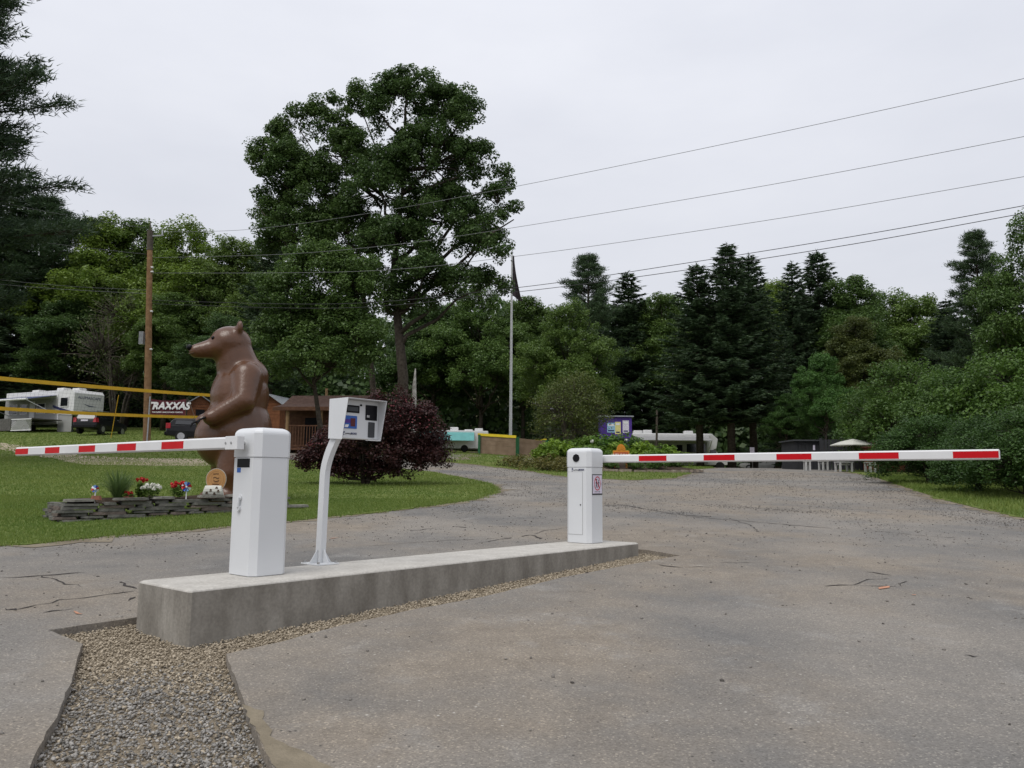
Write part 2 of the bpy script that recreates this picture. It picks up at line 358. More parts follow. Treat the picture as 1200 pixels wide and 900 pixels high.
# ------------------------------------------------------------------ ground sheets
def inpoly(x, y, poly):
    r = np.zeros(len(x), bool); n = len(poly)
    for i in range(n):
        x0, y0 = poly[i][:2]; x1, y1 = poly[(i + 1) % n][:2]
        c = (y0 > y) != (y1 > y)
        with np.errstate(divide='ignore', invalid='ignore'): r ^= c & (x < (x1 - x0) * (y - y0) / (y1 - y0 + 1e-12) + x0)
    return r
def rough_edge(poly, step=.25, amp=.05, seed=1, lim=40):
    rr = random.Random(seed); out = []
    for i in range(len(poly)):
        a_, b_ = np.array(poly[i][:2], float), np.array(poly[(i + 1) % len(poly)][:2], float); d = b_ - a_; ln = np.hypot(*d)
        far = max(a_[1], b_[1]) > lim or abs(a_[0]) > 45 or abs(b_[0]) > 45
        n = 1 if far else max(1, int(ln / step)); nn = np.array([-d[1], d[0]]) / (ln + 1e-9)
        for k in range(n):
            o_ = 0 if k == 0 and far else rr.gauss(0, amp); out.append(tuple(a_ + d * k / n + nn * o_))
    return out
def sheet(name, poly, off, m, holes=(), cuts=(1.5, 60), lip=0., fine=None):
    bm = bmesh.new(); edges = []
    for lp in [poly] + list(holes):
        vs = [bm.verts.new((p[0], p[1], 0)) for p in lp]
        edges += [bm.edges.new((vs[i], vs[(i + 1) % len(vs)])) for i in range(len(vs))]
    bmesh.ops.triangle_fill(bm, edges=edges, use_beauty=True, normal=(0, 0, 1))
    xs = [p[0] for p in poly]; ys = [p[1] for p in poly]; st = cuts[0]
    def cut(co, no):
        bmesh.ops.bisect_plane(bm, geom=bm.verts[:] + bm.edges[:] + bm.faces[:], plane_co=co, plane_no=no, dist=1e-4)
    for v_ in np.arange(math.floor(min(xs)), max(xs), st * 1.6): cut((v_, 0, 0), (1, 0, 0))
    for v_ in np.arange(math.floor(min(ys)), max(ys), st): cut((0, v_, 0), (0, 1, 0))
    for f_ in bm.faces:
        if f_.normal.z < 0: f_.normal_flip()
    co = np.array([v_.co[:] for v_ in bm.verts]); z = G(co[:, 0], co[:, 1]) + off
    for v_, q in zip(bm.verts, z): v_.co.z = q
    if lip:
        be = [e for e in bm.edges if e.is_boundary]
        ex = bmesh.ops.extrude_edge_only(bm, edges=be)
        for v_ in ex['geom']:
            if isinstance(v_, bmesh.types.BMVert): v_.co.z -= lip
    me = bpy.data.meshes.new(name); bm.to_mesh(me); bm.free(); me.materials.append(m)
    o = link(name, me); o['kind'] = 'structure'; return o

def px(*l): return [tuple(GP(u, v)[:2]) for u, v in l]
# base ground: reaches the horizon
xs = np.unique(np.concatenate([np.arange(-60, 61, 3.), np.array([-900, -500, -300, -200, -140, -100, -80, 80, 100, 140, 200, 300, 500, 900])]))
ys = np.unique(np.concatenate([np.arange(-12, 141, 3.), np.array([-300, -100, -40, 170, 220, 300, 500, 900, 1500])]))
XX, YY = np.meshgrid(xs, ys); ZZ = G(XX, YY) - .11
nx = len(xs); idx = np.arange(XX.size).reshape(XX.shape)
F = np.stack([idx[:-1, :-1], idx[:-1, 1:], idx[1:, 1:], idx[1:, :-1]], -1).reshape(-1, 4)
o = link('ground', np_mesh('ground', np.stack([XX.ravel(), YY.ravel(), ZZ.ravel()], 1), F, m=M['forest_floor'])); o['kind'] = 'structure'

IA = .8695; AX = np.array([math.cos(IA), math.sin(IA), 0]); PE = np.array([-math.sin(IA), math.cos(IA), 0])
A0 = np.array([-2.0656, 5.2062, 0]); IL, IW, ITOP = 5.5452, .7217, CAMZ - .7267
# pit of crushed stone round the island, cut through the asphalt
pit_px = [(57, 738.5), (96, 757), (86, 790), (70, 835), (45, 880), (12, 960), (345, 960), (318, 900), (300, 862), (283, 815), (265, 768), (330, 752), (400, 733), (480, 716), (567, 699), (660, 677), (747, 660), (797, 651), (760, 645)]
pit = px(*pit_px)
bk = A0 + PE * (IW + .16)
pit += [tuple((bk + AX * (IL + .05))[:2]), tuple((bk + AX * 3)[:2]), tuple((bk + AX * .1)[:2])]
pit_r = rough_edge(pit, .09, .0035, 4)
road = sheet('road', [(-70, -11.5), (70, -11.5), (70, 60), (-70, 60)], 0, M['asphalt'], holes=[pit_r], cuts=(1.2, 60), lip=.09)
cx_, cy_ = np.mean([p[0] for p in pit]), np.mean([p[1] for p in pit])
sheet('gravel_bed', [(-4.2, 2.2), (3.6, 2.2), (3.6, 11.5), (-4.2, 11.5)], -.062, M['gravelbase'], cuts=(.5, 60))

lawn_edge = [(-160, 655), (0, 641), (60, 637), (110, 631), (200, 624), (265, 618), (345, 611), (420, 603), (500, 594), (550, 587), (578, 579), (583, 574), (572, 567), (540, 560), (505, 553), (470, 550)]
lawnL = px(*lawn_edge) + [(-12, 39), (-16, 48), (-16, 60), (-24, 80), (-95, 80), (-95, 8)]
lawnC = px((512, 541), (560, 545), (620, 552), (663, 559), (740, 563), (790, 560.5), (812, 554), (816, 550.5)) + [(10.5, 41), (13, 52), (25, 70), (20, 110), (-28, 110), (-19, 66), (-10, 53)]
lawnR = px((1330, 640), (1205, 609), (1150, 597), (1100, 585), (1060, 571), (1020, 558), (985, 552)) + [(17.5, 42), (21, 52), (60, 56), (60, 10)]
print('lawnL', [(round(a, 1), round(b, 1)) for a, b in lawnL][:18]); print('lawnC', [(round(a, 1), round(b, 1)) for a, b in lawnC]); print('lawnR', [(round(a, 1), round(b, 1)) for a, b in lawnR]); print('pit', [(round(a, 2), round(b, 2)) for a, b in pit])
def grow(poly, d):
    n = len(poly); out = []
    for i in range(n):
        a_, b_, c_ = (np.array(poly[(i + k) % n][:2]) for k in (-1, 0, 1)); t = (c_ - a_); t = t / (np.hypot(*t) + 1e-9); out.append(tuple(b_ + np.array([t[1], -t[0]]) * d))
    return out
def area2(p): return sum(p[i][0] * p[(i + 1) % len(p)][1] - p[(i + 1) % len(p)][0] * p[i][1] for i in range(len(p)))
for k, (nm, pl) in enumerate((('lawn', lawnL), ('lawn', lawnC), ('lawn', lawnR))):
    sg = 1 if area2(pl) > 0 else -1
    sheet('dirt_verge', rough_edge(grow(pl, .2 * sg), .22, .13, 20 + k), .006, M['dirt'], cuts=(2.4, 60))
    sheet(nm, rough_edge(pl, .25, .06, 30 + k), .018, M['lawn'], cuts=(2.4, 60), lip=.02)
path = px((262, 546), (170, 546.5), (95, 545), (60, 538), (0, 527)) + [tuple(onG(-60, 36)[:2]), tuple(onG(-60, 39.5)[:2])] + px((0, 519), (60, 528), (100, 535), (170, 537.5), (262, 538.5))
sheet('gravel_path', rough_edge(path, .4, .12, 9), .026, M['pathgravel'], cuts=(2.4, 60))

sheet('sand_patch', rough_edge(px((285, 826), (300, 858), (316, 893), (345, 930), (392, 905), (352, 880), (322, 868), (306, 838)), .05, .005, 5), .004, M['sand'], cuts=(.6, 60))
# cracks and marking paint lying on the road
def strip(name, pts, w, m, seed, jit=1.0, off=.004):
    rr = random.Random(seed); P_ = [np.array(p) for p in px(*pts)]; V = []; 
    seq = []
    for a_, b_ in zip(P_[:-1], P_[1:]):
        n = max(3, int(np.hypot(*(b_ - a_)) / .09))
        seq += [a_ + (b_ - a_) * k / n for k in range(n)]
    seq.append(P_[-1]); vs = []
    for i, q in enumerate(seq):
        d = seq[min(i + 1, len(seq) - 1)] - seq[max(i - 1, 0)]; d = d / (np.hypot(*d) + 1e-9); nn = np.array([-d[1], d[0]])
        c_ = q + nn * rr.gauss(0, .018 * jit); ww = w * rr.uniform(.25, 1.3) * (.15 if i in (0, len(seq) - 1) else 1)
        for sgn in (-1, 1): e = c_ + nn * sgn * ww / 2; vs.append((e[0], e[1], g(e[0], e[1]) + off))
    fs = [(2 * i, 2 * i + 1, 2 * i + 3, 2 * i + 2) for i in range(len(seq) - 1)]
    b = MB(); b.add(vs, fs); return b.build(name, m, road)
for i, (pts, w) in enumerate([([(0, 678), (50, 675), (100, 671.5)], .035), ([(137, 683), (160, 691)], .03), ([(2, 715), (22, 716)], .05), ([(50, 719), (86, 715)], .035), ([(150, 705), (160, 701)], .03),
        ([(15, 716), (70, 705), (110, 700), (158, 693)], .02), ([(800, 605), (860, 610), (977, 620)], .035), ([(1087, 629), (1122, 630.5)], .035), ([(1010, 671), (1045, 675)], .022), ([(963, 687), (1000, 686), (1053, 688.5)], .022),
        ([(800, 665), (842, 665)], .02), ([(843, 659.5), (887, 660)], .02), ([(1053, 688), (1062, 681)], .014), ([(708, 593), (730, 592), (758, 597)], .07), ([(793, 603.5), (832, 606)], .07), ([(530, 617), (548, 619)], .04),
        ([(480, 623), (511, 619)], .03), ([(609, 629), (622, 627), (637, 632)], .04), ([(560, 637), (600, 630)], .02), ([(430, 640), (520, 634), (600, 630)], .014), ([(769, 662.5), (800, 666)], .025), ([(1130, 770), (1145, 773)], .02), ([(1000, 686), (1018, 680), (1040, 678)], .014), ([(622, 627), (640, 622), (668, 618)], .018), ([(50, 675), (70, 683), (100, 688)], .016), ([(860, 610), (880, 616), (890, 624)], .018), ([(977, 620), (1040, 624), (1087, 629)], .016), ([(758, 597), (793, 603.5)], .03)]):
    strip('crack', pts, w, M['crack'], i)
for i, (pts, w) in enumerate([([(1030, 692), (1042, 688)], .05), ([(1068, 698), (1074, 699)], .03), ([(86, 717), (96, 722)], .035), ([(386, 632), (398, 631)], .05)]):
    strip('spray_mark', pts, w, M['spray'], 60 + i, .3, .007)

# ------------------------------------------------------------------ foliage and stone fields (numpy)
def leaves(C, Nn, size, rng, asp=.55, droop=0., fold=.12):
    """one folded diamond leaf at every centre C, facing Nn"""
    n = len(C); Nn = Nn / (np.linalg.norm(Nn, axis=1, keepdims=True) + 1e-9)
    r = rng.normal(size=(n, 3)); r[:, 2] -= droop; a = r - (r * Nn).sum(1, keepdims=True) * Nn; a /= np.linalg.norm(a, axis=1, keepdims=True) + 1e-9
    b = np.cross(Nn, a); s = np.asarray(size).reshape(-1, 1) * np.ones((n, 1))
    V = np.stack([C - a * s * .5, C + b * s * asp * .5 + Nn * s * fold, C + a * s * .5, C - b * s * asp * .5 + Nn * s * fold], 1).reshape(-1, 3)
    return V, np.arange(4 * n).reshape(-1, 4)
def blades(C, D, Wd, Ln, rng):
    """thin triangles from C along D"""
    n = len(C); D = D / (np.linalg.norm(D, axis=1, keepdims=True) + 1e-9)
    r = rng.normal(size=(n, 3)); s = np.cross(D, r); s /= np.linalg.norm(s, axis=1, keepdims=True) + 1e-9
    w = np.asarray(Wd).reshape(-1, 1); l = np.asarray(Ln).reshape(-1, 1)
    V = np.stack([C - s * w / 2, C + s * w / 2, C + D * l], 1).reshape(-1, 3)
    return V, np.arange(3 * n).reshape(-1, 3)
def sph(n, rng):
    d = rng.normal(size=(n, 3)); return d / np.linalg.norm(d, axis=1, keepdims=True)
class Wood:
    def __init__(s): s.b = MB()
    def limb(s, pts, rs, n=6): s.b.tube(pts, rs, n)
    def mesh(s, name, m):
        me = bpy.data.meshes.new(name); me.from_pydata(s.b.v, [], s.b.f); me.materials.append(m); me.polygons.foreach_set('use_smooth', [True] * len(me.polygons)); me.update(); return me
def curve3(p, q, sag, rng, n=4, wob=.06):
    p, q = np.array(p, float), np.array(q, float); ln = np.linalg.norm(q - p); out = []
    for i in range(n + 1):
        t = i / n; c = p + (q - p) * t; c[2] += sag * ln * 4 * t * (1 - t)
        if 0 < i < n: c += rng.normal(size=3) * wob * ln
        out.append(c)
    return out
def broadleaf(name, seed, lobes, tr, ttop, nclump, nleaf, ls, cr=(.5, .95), flat=.75, leafm=None, stems=1, fork=.3, twigs=True, barkm=None, asp=.6, base_spread=0., rmin=.45, droop=.25):
    rng = np.random.default_rng(seed); lob = np.array(lobes, float); wd = Wood()
    zmax = ttop
    trunks = []
    for k in range(stems):
        a_ = rng.uniform(0, 6.28); off = np.array([math.cos(a_), math.sin(a_), 0]) * base_spread * (stems > 1)
        pts = [np.array([0, 0, -.15]) + off * .25, np.array([0, 0, ttop * .25]) + off * .8 + rng.normal(size=3) * .02 * ttop * np.array([1, 1, 0]), np.array([0, 0, ttop * .6]) + off * 1.6 + rng.normal(size=3) * .03 * ttop * np.array([1, 1, 0]), np.array([0, 0, ttop]) + off * 2.2]
        wd.limb(pts, [tr * 1.25, tr * .85, tr * .55, tr * .12], 9); trunks.append(pts)
    def trunk_at(z):
        t = trunks[rng.integers(len(trunks))]; z = np.clip(z, 0, ttop)
        for a_, b_ in zip(t[:-1], t[1:]):
            if z <= b_[2]: return a_ + (b_ - a_) * ((z - a_[2]) / (b_[2] - a_[2] + 1e-9))
        return t[-1]
    for l in lob:
        s0 = trunk_at(max(fork * ttop, l[2] - .75 * math.hypot(l[0], l[1]) - .35 * l[5]))
        wd.limb(curve3(s0, l[:3], -.05, rng, 4), [tr * .42, tr * .34, tr * .26, tr * .18, tr * .1], 6)
    w = (lob[:, 3] * lob[:, 4] * lob[:, 5]) ** .67; w /= w.sum()
    li = rng.choice(len(lob), nclump, p=w); d = sph(nclump, rng); d[:, 2] = np.where(d[:, 2] < -.5, -d[:, 2], d[:, 2])
    rad = rmin + (1 - rmin) * rng.random(nclump) ** .5; rad = np.where(rng.random(nclump) < .14, rad * rng.uniform(1.05, 1.3, nclump), rad)
    C = lob[li, :3] + d * lob[li, 3:6] * rad[:, None]
    keep = np.ones(nclump, bool)
    for k, l in enumerate(lob):
        q = np.linalg.norm((C - l[:3]) / l[3:6], axis=1); keep &= ~((q < .5) & (li != k) & (rng.random(nclump) < .6))
    C, li = C[keep], li[keep]; n = len(C)
    if twigs:
        for i in range(0, n, 2):
            l = lob[li[i], :3]; s0 = l + (C[i] - l) * .25; wd.limb(curve3(s0, C[i], .04, rng, 2, .05), [tr * .075 + .012, tr * .05 + .009, .006], 4)
    r = rng.uniform(*cr, n); m_ = np.maximum(4, (nleaf * rng.uniform(.5, 1.4, n) * (r / np.mean(cr)) ** 2).astype(int))
    ci = np.repeat(np.arange(n), m_); N_ = len(ci); of = sph(N_, rng) * (.3 + .7 * rng.random(N_) ** .6)[:, None]
    pos = C[ci] + of * r[ci][:, None] * np.array([1, 1, flat])
    nor = of * .55 + np.array([0, 0, .75]) + rng.normal(size=(N_, 3)) * .45
    V, F = leaves(pos, nor, ls * rng.uniform(.65, 1.35, N_), rng, asp, droop)
    rn = np.clip(rng.random(n)[ci] * .45 + rng.random(N_) * .55, 0, 1)
    return wd.mesh(name + '_trunk', barkm or M['bark']), np_mesh(name + '_crown', V, F, rn, leafm or M['leaf'])
def spruce(name, seed, H, R, z0=.06, dens=1.0, step=.34, whorl=7):
    rng = np.random.default_rng(seed); wd = Wood()
    wd.limb([(0, 0, -.15), (.03, 0, H * .4), (0, .03, H * .75), (0, 0, H)], [H * .014, H * .010, H * .005, .01], 8)
    Cs, Ds, Ls, Ws = [], [], [], []; z = H * z0
    while z < H * .985:
        t = z / H; ln = R * (1 - t) ** .8 * (.5 + .5 * min(1, (t - z0) / .06 + .35)) + .12
        nb = max(4, int(whorl * rng.uniform(.75, 1.2))); a0 = rng.uniform(0, 6.28)
        for k in range(nb):
            a_ = a0 + 6.283 * k / nb + rng.normal() * .25; l = ln * rng.uniform(.65, 1.18); up = (-.42 + .95 * t) + rng.normal() * .08
            dv = np.array([math.cos(a_), math.sin(a_), 0]); m_ = max(5, int(l * 15 * dens)); s = np.sort(rng.random(m_) ** .75)
            ax_ = np.array([0, 0, z]) + dv * (s * l)[:, None]; ax_[:, 2] += l * (up * s + .33 * s ** 2 * (1 - t))
            sd_ = np.cross(dv, [0, 0, 1])
            if l > .7: wd.limb([np.array([0, 0, z]), np.array([0, 0, z]) + dv * l * .5 + np.array([0, 0, l * (up * .5 + .08)]), np.array([0, 0, z]) + dv * l * .92 + np.array([0, 0, l * (up * .92 + .26 * (1 - t))])], [.03, .018, .006], 3)
            for sg in (-1, 1):
                wl = (.10 + .42 * l * .32 * (1 - s)) * rng.uniform(.7, 1.2, m_)
                Dn = sd_ * sg * 1. + dv * .75 + rng.normal(size=(m_, 3)) * .22 + np.array([0, 0, -.18])
                for q in range(2):
                    st = ax_ + (Dn * (wl * q * .55)[:, None]) + rng.normal(size=(m_, 3)) * .03
                    Cs.append(st); Ds.append(Dn); Ls.append(np.minimum(.55, wl * .8 + .14)); Ws.append(np.full(m_, .085) * rng.uniform(.8, 1.5, m_))
            Cs.append(ax_[-2:]); Ds.append(np.tile(dv + np.array([0, 0, .1]), (2, 1))); Ls.append(np.array([.3, .38])); Ws.append(np.array([.09, .09]))
        z += step * rng.uniform(.7, 1.3) * (1.15 - .45 * t)
    n = 14; Cs.append(np.stack([np.zeros(n), np.zeros(n), H - rng.random(n) * .7], 1)); dd = sph(n, rng); dd[:, 2] = np.abs(dd[:, 2]) + .5; Ds.append(dd); Ls.append(np.full(n, .3)); Ws.append(np.full(n, .06))
    C, D, Ln, Wd = np.concatenate(Cs), np.concatenate(Ds), np.concatenate(Ls), np.concatenate(Ws)
    V, F = blades(C, D, Wd, Ln, rng)
    return wd.mesh(name + '_trunk', M['bark']), np_mesh(name + '_crown', V, F, rng.random(len(F)), M['needle'])
def pine(name, seed, H, R, z0=.18, step=.85, whorl=6, tufts=16, nb=9, nl=.26, nw=.026, fl=.0):
    rng = np.random.default_rng(seed); wd = Wood()
    wd.limb([(0, 0, -.15), (.05, .03, H * .4), (-.04, .05, H * .75), (0, 0, H)], [H * .016, H * .012, H * .006, .015], 8)
    Cs, Ds = [], []; z = H * z0
    while z < H * .98:
        t = (z / H - z0) / (1 - z0); ln = R * (1 - t ** 1.6) * (.55 + .45 * min(1, t / .2)) + .35
        a0 = rng.uniform(0, 6.28)
        for k in range(whorl):
            if rng.random() < .14: continue
            a_ = a0 + 6.283 * k / whorl + rng.normal() * .3; l = ln * rng.uniform(.5, 1.2); up = .02 + .5 * t + rng.normal() * .09
            dv = np.array([math.cos(a_), math.sin(a_), 0]); sd_ = np.cross(dv, [0, 0, 1])
            f = lambda s: np.array([0, 0, z]) + dv * (l * s) + np.array([0, 0, l * (up * s + .16 * s * s)])
            wd.limb([f(0), f(.5), f(1)], [.05 * l / R + .02, .03, .01], 4)
            for j in range(int(tufts * l / R) + 4):
                s = rng.uniform(.28, 1) ** .8; sd2 = sd_ * rng.uniform(-1, 1) * l * .34 * (1.15 - s) ; p = f(s) + sd2 + dv * abs(rng.normal()) * .1 + np.array([0, 0, rng.uniform(0, .18)])
                if j % 3 == 0: wd.limb([f(s * .85), p], [.014, .006], 3)
                m_ = nb; c_ = p + rng.normal(size=(m_ * 3, 3)) * np.array([.22, .22, .07]); Cs.append(c_)
                Ds.append(rng.normal(size=(m_ * 3, 3)) * .6 + dv * .7 + np.array([0, 0, .45]))
        z += step * rng.uniform(.6, 1.35) * (1.1 - .5 * t)
    C, D = np.concatenate(Cs), np.concatenate(Ds); n = len(C)
    V, F = blades(C, D, nw * rng.uniform(.8, 1.6, n), nl * rng.uniform(.7, 1.2, n), rng)
    return wd.mesh(name + '_trunk', M['bark']), np_mesh(name + '_crown', V, F, rng.random(len(F)), M['needle'])
def plant(proto, name, loc, s, label, cat, group=None, rz=0., tint=(1, 1, 1), sxy=None, crown='crown', trunk='trunk'):
    e = empty(name, loc, rz, label, cat, group); e.scale = (sxy or s, sxy or s, s)
    if proto[0]: link(trunk, proto[0], e)
    c = link(crown, proto[1], e); c.color = (*tint, 1); return e
def height_to(u, v, Y): p = onG(u, Y); return p, float(P(u, v, Y)[2] - p[2])

ICO_V, ICO_F = None, None
def stones(name, pts, sizes, rng, m, flat=.6, lift=.25):
    """a field of pebbles: squashed, randomly turned 20-sided stones"""
    global ICO_V, ICO_F
    if ICO_V is None:
        bm = bmesh.new(); bmesh.ops.create_icosphere(bm, subdivisions=1, radius=1.); ICO_V = np.array([v_.co[:] for v_ in bm.verts]); ICO_F = np.array([[v_.index for v_ in f_.verts] for f_ in bm.faces]); bm.free()
    n = len(pts); k = len(ICO_V)
    Vv = ICO_V[None] * rng.uniform(.62, 1.28, (n, k, 1)); ax_ = np.stack([rng.uniform(.75, 1.3, n), rng.uniform(.6, 1., n), rng.uniform(.7, 1.1, n) * flat], 1)
    Vv = Vv * ax_[:, None] * sizes[:, None, None]
    q = rng.normal(size=(n, 4)) * np.array([1, .25, .25, 1]); q /= np.linalg.norm(q, axis=1, keepdims=True); w_, x_, y_, z_ = q.T
    Rm = np.stack([np.stack([1 - 2 * (y_ ** 2 + z_ ** 2), 2 * (x_ * y_ - z_ * w_), 2 * (x_ * z_ + y_ * w_)], -1), np.stack([2 * (x_ * y_ + z_ * w_), 1 - 2 * (x_ ** 2 + z_ ** 2), 2 * (y_ * z_ - x_ * w_)], -1), np.stack([2 * (x_ * z_ - y_ * w_), 2 * (y_ * z_ + x_ * w_), 1 - 2 * (x_ ** 2 + y_ ** 2)], -1)], 1)
    Vv = np.einsum('nij,nkj->nki', Rm, Vv) + pts[:, None] + np.array([0, 0, 1.]) * (sizes * lift)[:, None, None]
    Fv = (ICO_F[None] + (np.arange(n) * k)[:, None, None]).reshape(-1, 3)
    return np_mesh(name, Vv.reshape(-1, 3), Fv, np.repeat(rng.random(n), len(ICO_F)), m)

# ------------------------------------------------------------------ crushed stone, loose stones, grass
rng = np.random.default_rng(5)
def scatter(poly, n, ylim=(-99, 999), xlim=(-99, 99)):
    pl = np.array([p[:2] for p in poly]); lo = np.maximum(pl.min(0), [xlim[0], ylim[0]]); hi = np.minimum(pl.max(0), [xlim[1], ylim[1]])
    q = rng.random((n, 2)) * (hi - lo) + lo; return q[inpoly(q[:, 0], q[:, 1], poly)]
q = scatter(pit, 135000, (3.2, 12))
loc_ = (q - A0[:2]) @ np.stack([AX[:2], PE[:2]], 1)
q = q[~((loc_[:, 0] > .01) & (loc_[:, 0] < IL - .01) & (loc_[:, 1] > .01) & (loc_[:, 1] < IW - .01))]
greyp = sstep(4.75, 4.0, q[:, 1] + .2 * np.sin(q[:, 0] * 4) + rng.normal(size=len(q)) * .1) * .88; isg = rng.random(len(q)) < greyp
for nm, sel, m, s0, s1, lab in (('tan_gravel', ~isg, M['pebble_tan'], .005, .0115, 'tan crushed stone packed round the concrete island'), ('grey_gravel', isg, M['pebble_grey'], .005, .012, 'grey crushed stone in the cut at the bottom edge')):
    qq = q[sel]; pts = np.column_stack([qq, G(qq[:, 0], qq[:, 1]) - .060 + rng.random(len(qq)) * .016])
    tag(link(nm, stones(nm, pts, rng.uniform(s0, s1, len(qq)), rng, m)), lab, 'gravel', kind='stuff')
# loose stones on the worn road, more of them towards the verges and the back
q = np.concatenate([np.column_stack([rng.uniform(-4, 13, 9500), rng.uniform(10, 34, 9500)]), np.column_stack([rng.uniform(-9, 8, 1500), rng.uniform(3.5, 11, 1500)]), np.array([p + rng.normal(size=2) * .5 for p in np.repeat(np.array(px((1205, 613), (1150, 601), (1100, 589), (1060, 576), (1020, 562))), 420, 0)]), np.array([p + rng.normal(size=2) * .35 for p in np.repeat(np.array(px((100, 640), (200, 630), (420, 610), (550, 594), (590, 580), (560, 600))), 120, 0)])])
for ln_ in ([(770, 590), (830, 578), (880, 562), (897, 550)], [(830, 592), (900, 597), (960, 601)], [(990, 557), (1030, 576), (1100, 602), (1190, 618)], [(690, 588), (760, 597), (800, 604)], [(600, 566), (640, 580), (700, 600)], [(900, 556), (940, 580), (1000, 610), (1090, 632)]):
    pw = np.array(px(*ln_)); t = rng.random(420) * (len(pw) - 1); i_ = t.astype(int); q = np.concatenate([q, pw[i_] + (pw[i_ + 1] - pw[i_]) * (t - i_)[:, None] + rng.normal(size=(420, 2)) * .22])
ok = ~inpoly(q[:, 0], q[:, 1], pit)
for pl in (lawnL, lawnC, lawnR): ok &= ~inpoly(q[:, 0], q[:, 1], pl)
lc = (q - A0[:2]) @ np.stack([AX[:2], PE[:2]], 1); ok &= ~((lc[:, 0] > -.1) & (lc[:, 0] < IL + .1) & (lc[:, 1] > -.1) & (lc[:, 1] < IW + .2))
q = q[ok]; sz = .003 + .010 * rng.random(len(q)) ** 3 + .0004 * q[:, 1]
tag(link('loose_stones', stones('loose_stones', np.column_stack([q, G(q[:, 0], q[:, 1])]), sz, rng, M['loose'])), 'small loose stones scattered over the worn road', 'stones', kind='stuff')
# grass
Vs, Fs, Rn, off = [], [], [], 0
def add_grass(poly, n, yl, xl, h0, h1, w):
    global off
    q = scatter(poly, n, yl, xl)
    if len(q) == 0: return
    pn = np.sin(q[:, 0] * .9 + 1.3 * np.sin(q[:, 1] * .7)) * np.sin(q[:, 1] * 1.1 + q[:, 0] * .3)
    C = np.column_stack([q, G(q[:, 0], q[:, 1]) + .012]); D = np.column_stack([rng.normal(size=(len(q), 2)) * .5, np.ones(len(q))])
    V, F = blades(C, D, w * rng.uniform(.7, 1.4, len(q)), rng.uniform(h0, h1, len(q)) * (1 + .25 * pn), rng)
    Vs.append(V); Fs.append(F + off); Rn.append(np.clip(.45 + .3 * pn + rng.normal(size=len(q)) * .22, 0, 1)); off += len(V)
add_grass(lawnL, 230000, (8.5, 17), (-13, 0), .025, .06, .011)
add_grass(lawnL, 150000, (17, 34), (-26, 0), .03, .07, .022)
add_grass(lawnL, 70000, (34, 75), (-60, -8), .05, .10, .06)
add_grass(lawnC, 80000, (24, 60), (-12, 13), .04, .10, .028)
add_grass(lawnR, 90000, (11, 32), (6, 20), .05, .15, .02)
edge = np.array(rough_edge(px(*lawn_edge[:14]), .05, .05, 77)); C = np.repeat(edge[edge[:, 1] < 26], 6, 0) + rng.normal(size=(6 * (edge[:, 1] < 26).sum(), 2)) * .04
V, F = blades(np.column_stack([C, G(C[:, 0], C[:, 1])]), np.column_stack([rng.normal(size=(len(C), 2)) * .7, np.ones(len(C))]), np.full(len(C), .014), rng.uniform(.04, .1, len(C)), rng)
Vs.append(V); Fs.append(F + off); Rn.append(rng.random(len(C))); off += len(V)
tag(link('grass', np_mesh('grass', np.concatenate(Vs), np.concatenate(Fs), np.concatenate(Rn), M['grass'])), 'short mown grass of the lawns and verges', 'grass', kind='stuff')

# ------------------------------------------------------------------ concrete island
c = .016; k_ = .018; lp = lambda i, z: [(i + k_, i, z), (IL - i - k_, i, z), (IL - i, i + k_, z), (IL - i, IW - i - k_, z), (IL - i - k_, IW - i, z), (i + k_, IW - i, z), (i, IW - i - k_, z), (i, i + k_, z)]
e = empty('concrete_island', (A0[0], A0[1], 0), IA, 'long raised concrete island carrying both barrier gates and the terminal', 'traffic island')
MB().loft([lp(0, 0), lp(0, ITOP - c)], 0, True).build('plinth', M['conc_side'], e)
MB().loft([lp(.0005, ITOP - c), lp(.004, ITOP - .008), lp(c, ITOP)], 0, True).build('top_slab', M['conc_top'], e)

# ------------------------------------------------------------------ barrier gates
W1, W2, GH = .349, .3086, 1.1
def sec(hx, hy, ch, z): return [(-hx + ch, -hy, z), (hx - ch, -hy, z), (hx, -hy + ch, z), (hx, hy - ch, z), (hx - ch, hy, z), (-hx + ch, hy, z), (-hx, hy - ch, z), (-hx, -hy + ch, z)]
def boom(par, x, y0, y1, z, stripes, skew):
    """a chamfered white beam along local y with red bands on both faces"""
    h, w, c_ = .092, .05, .012; d = 1 if y1 > y0 else -1
    b = MB(); s_ = lambda y: [(-w / 2 + c_, y, -h / 2), (w / 2 - c_, y, -h / 2), (w / 2, y, -h / 2 + c_), (w / 2, y, h / 2 - c_), (w / 2 - c_, y, h / 2), (-w / 2 + c_, y, h / 2), (-w / 2, y, h / 2 - c_), (-w / 2, y, -h / 2 + c_)]
    b.loft([s_(0), s_(y1 - y0)]); o = b.build('boom', M['white_rough'], par, (x, y0, z), (0, 0, skew))
    for a_, e_ in stripes:
        q = MB(); q.box((-w / 2 - .0015, a_ - y0, -h / 2 + .016), (-w / 2 + .001, e_ - y0, h / 2 - .016)); q.box((w / 2 - .001, a_ - y0, -h / 2 + .016), (w / 2 + .0015, e_ - y0, h / 2 - .016))
        q.build('red_band', M['red'], o)
    MB().box((-w / 2 + .006, min(y1, y1 + d * .006) - y0, -h / 2 + .006), (w / 2 - .006, max(y1, y1 + d * .006) - y0, h / 2 - .006)).build('end_cap', M['white_rough'], o)
    return o
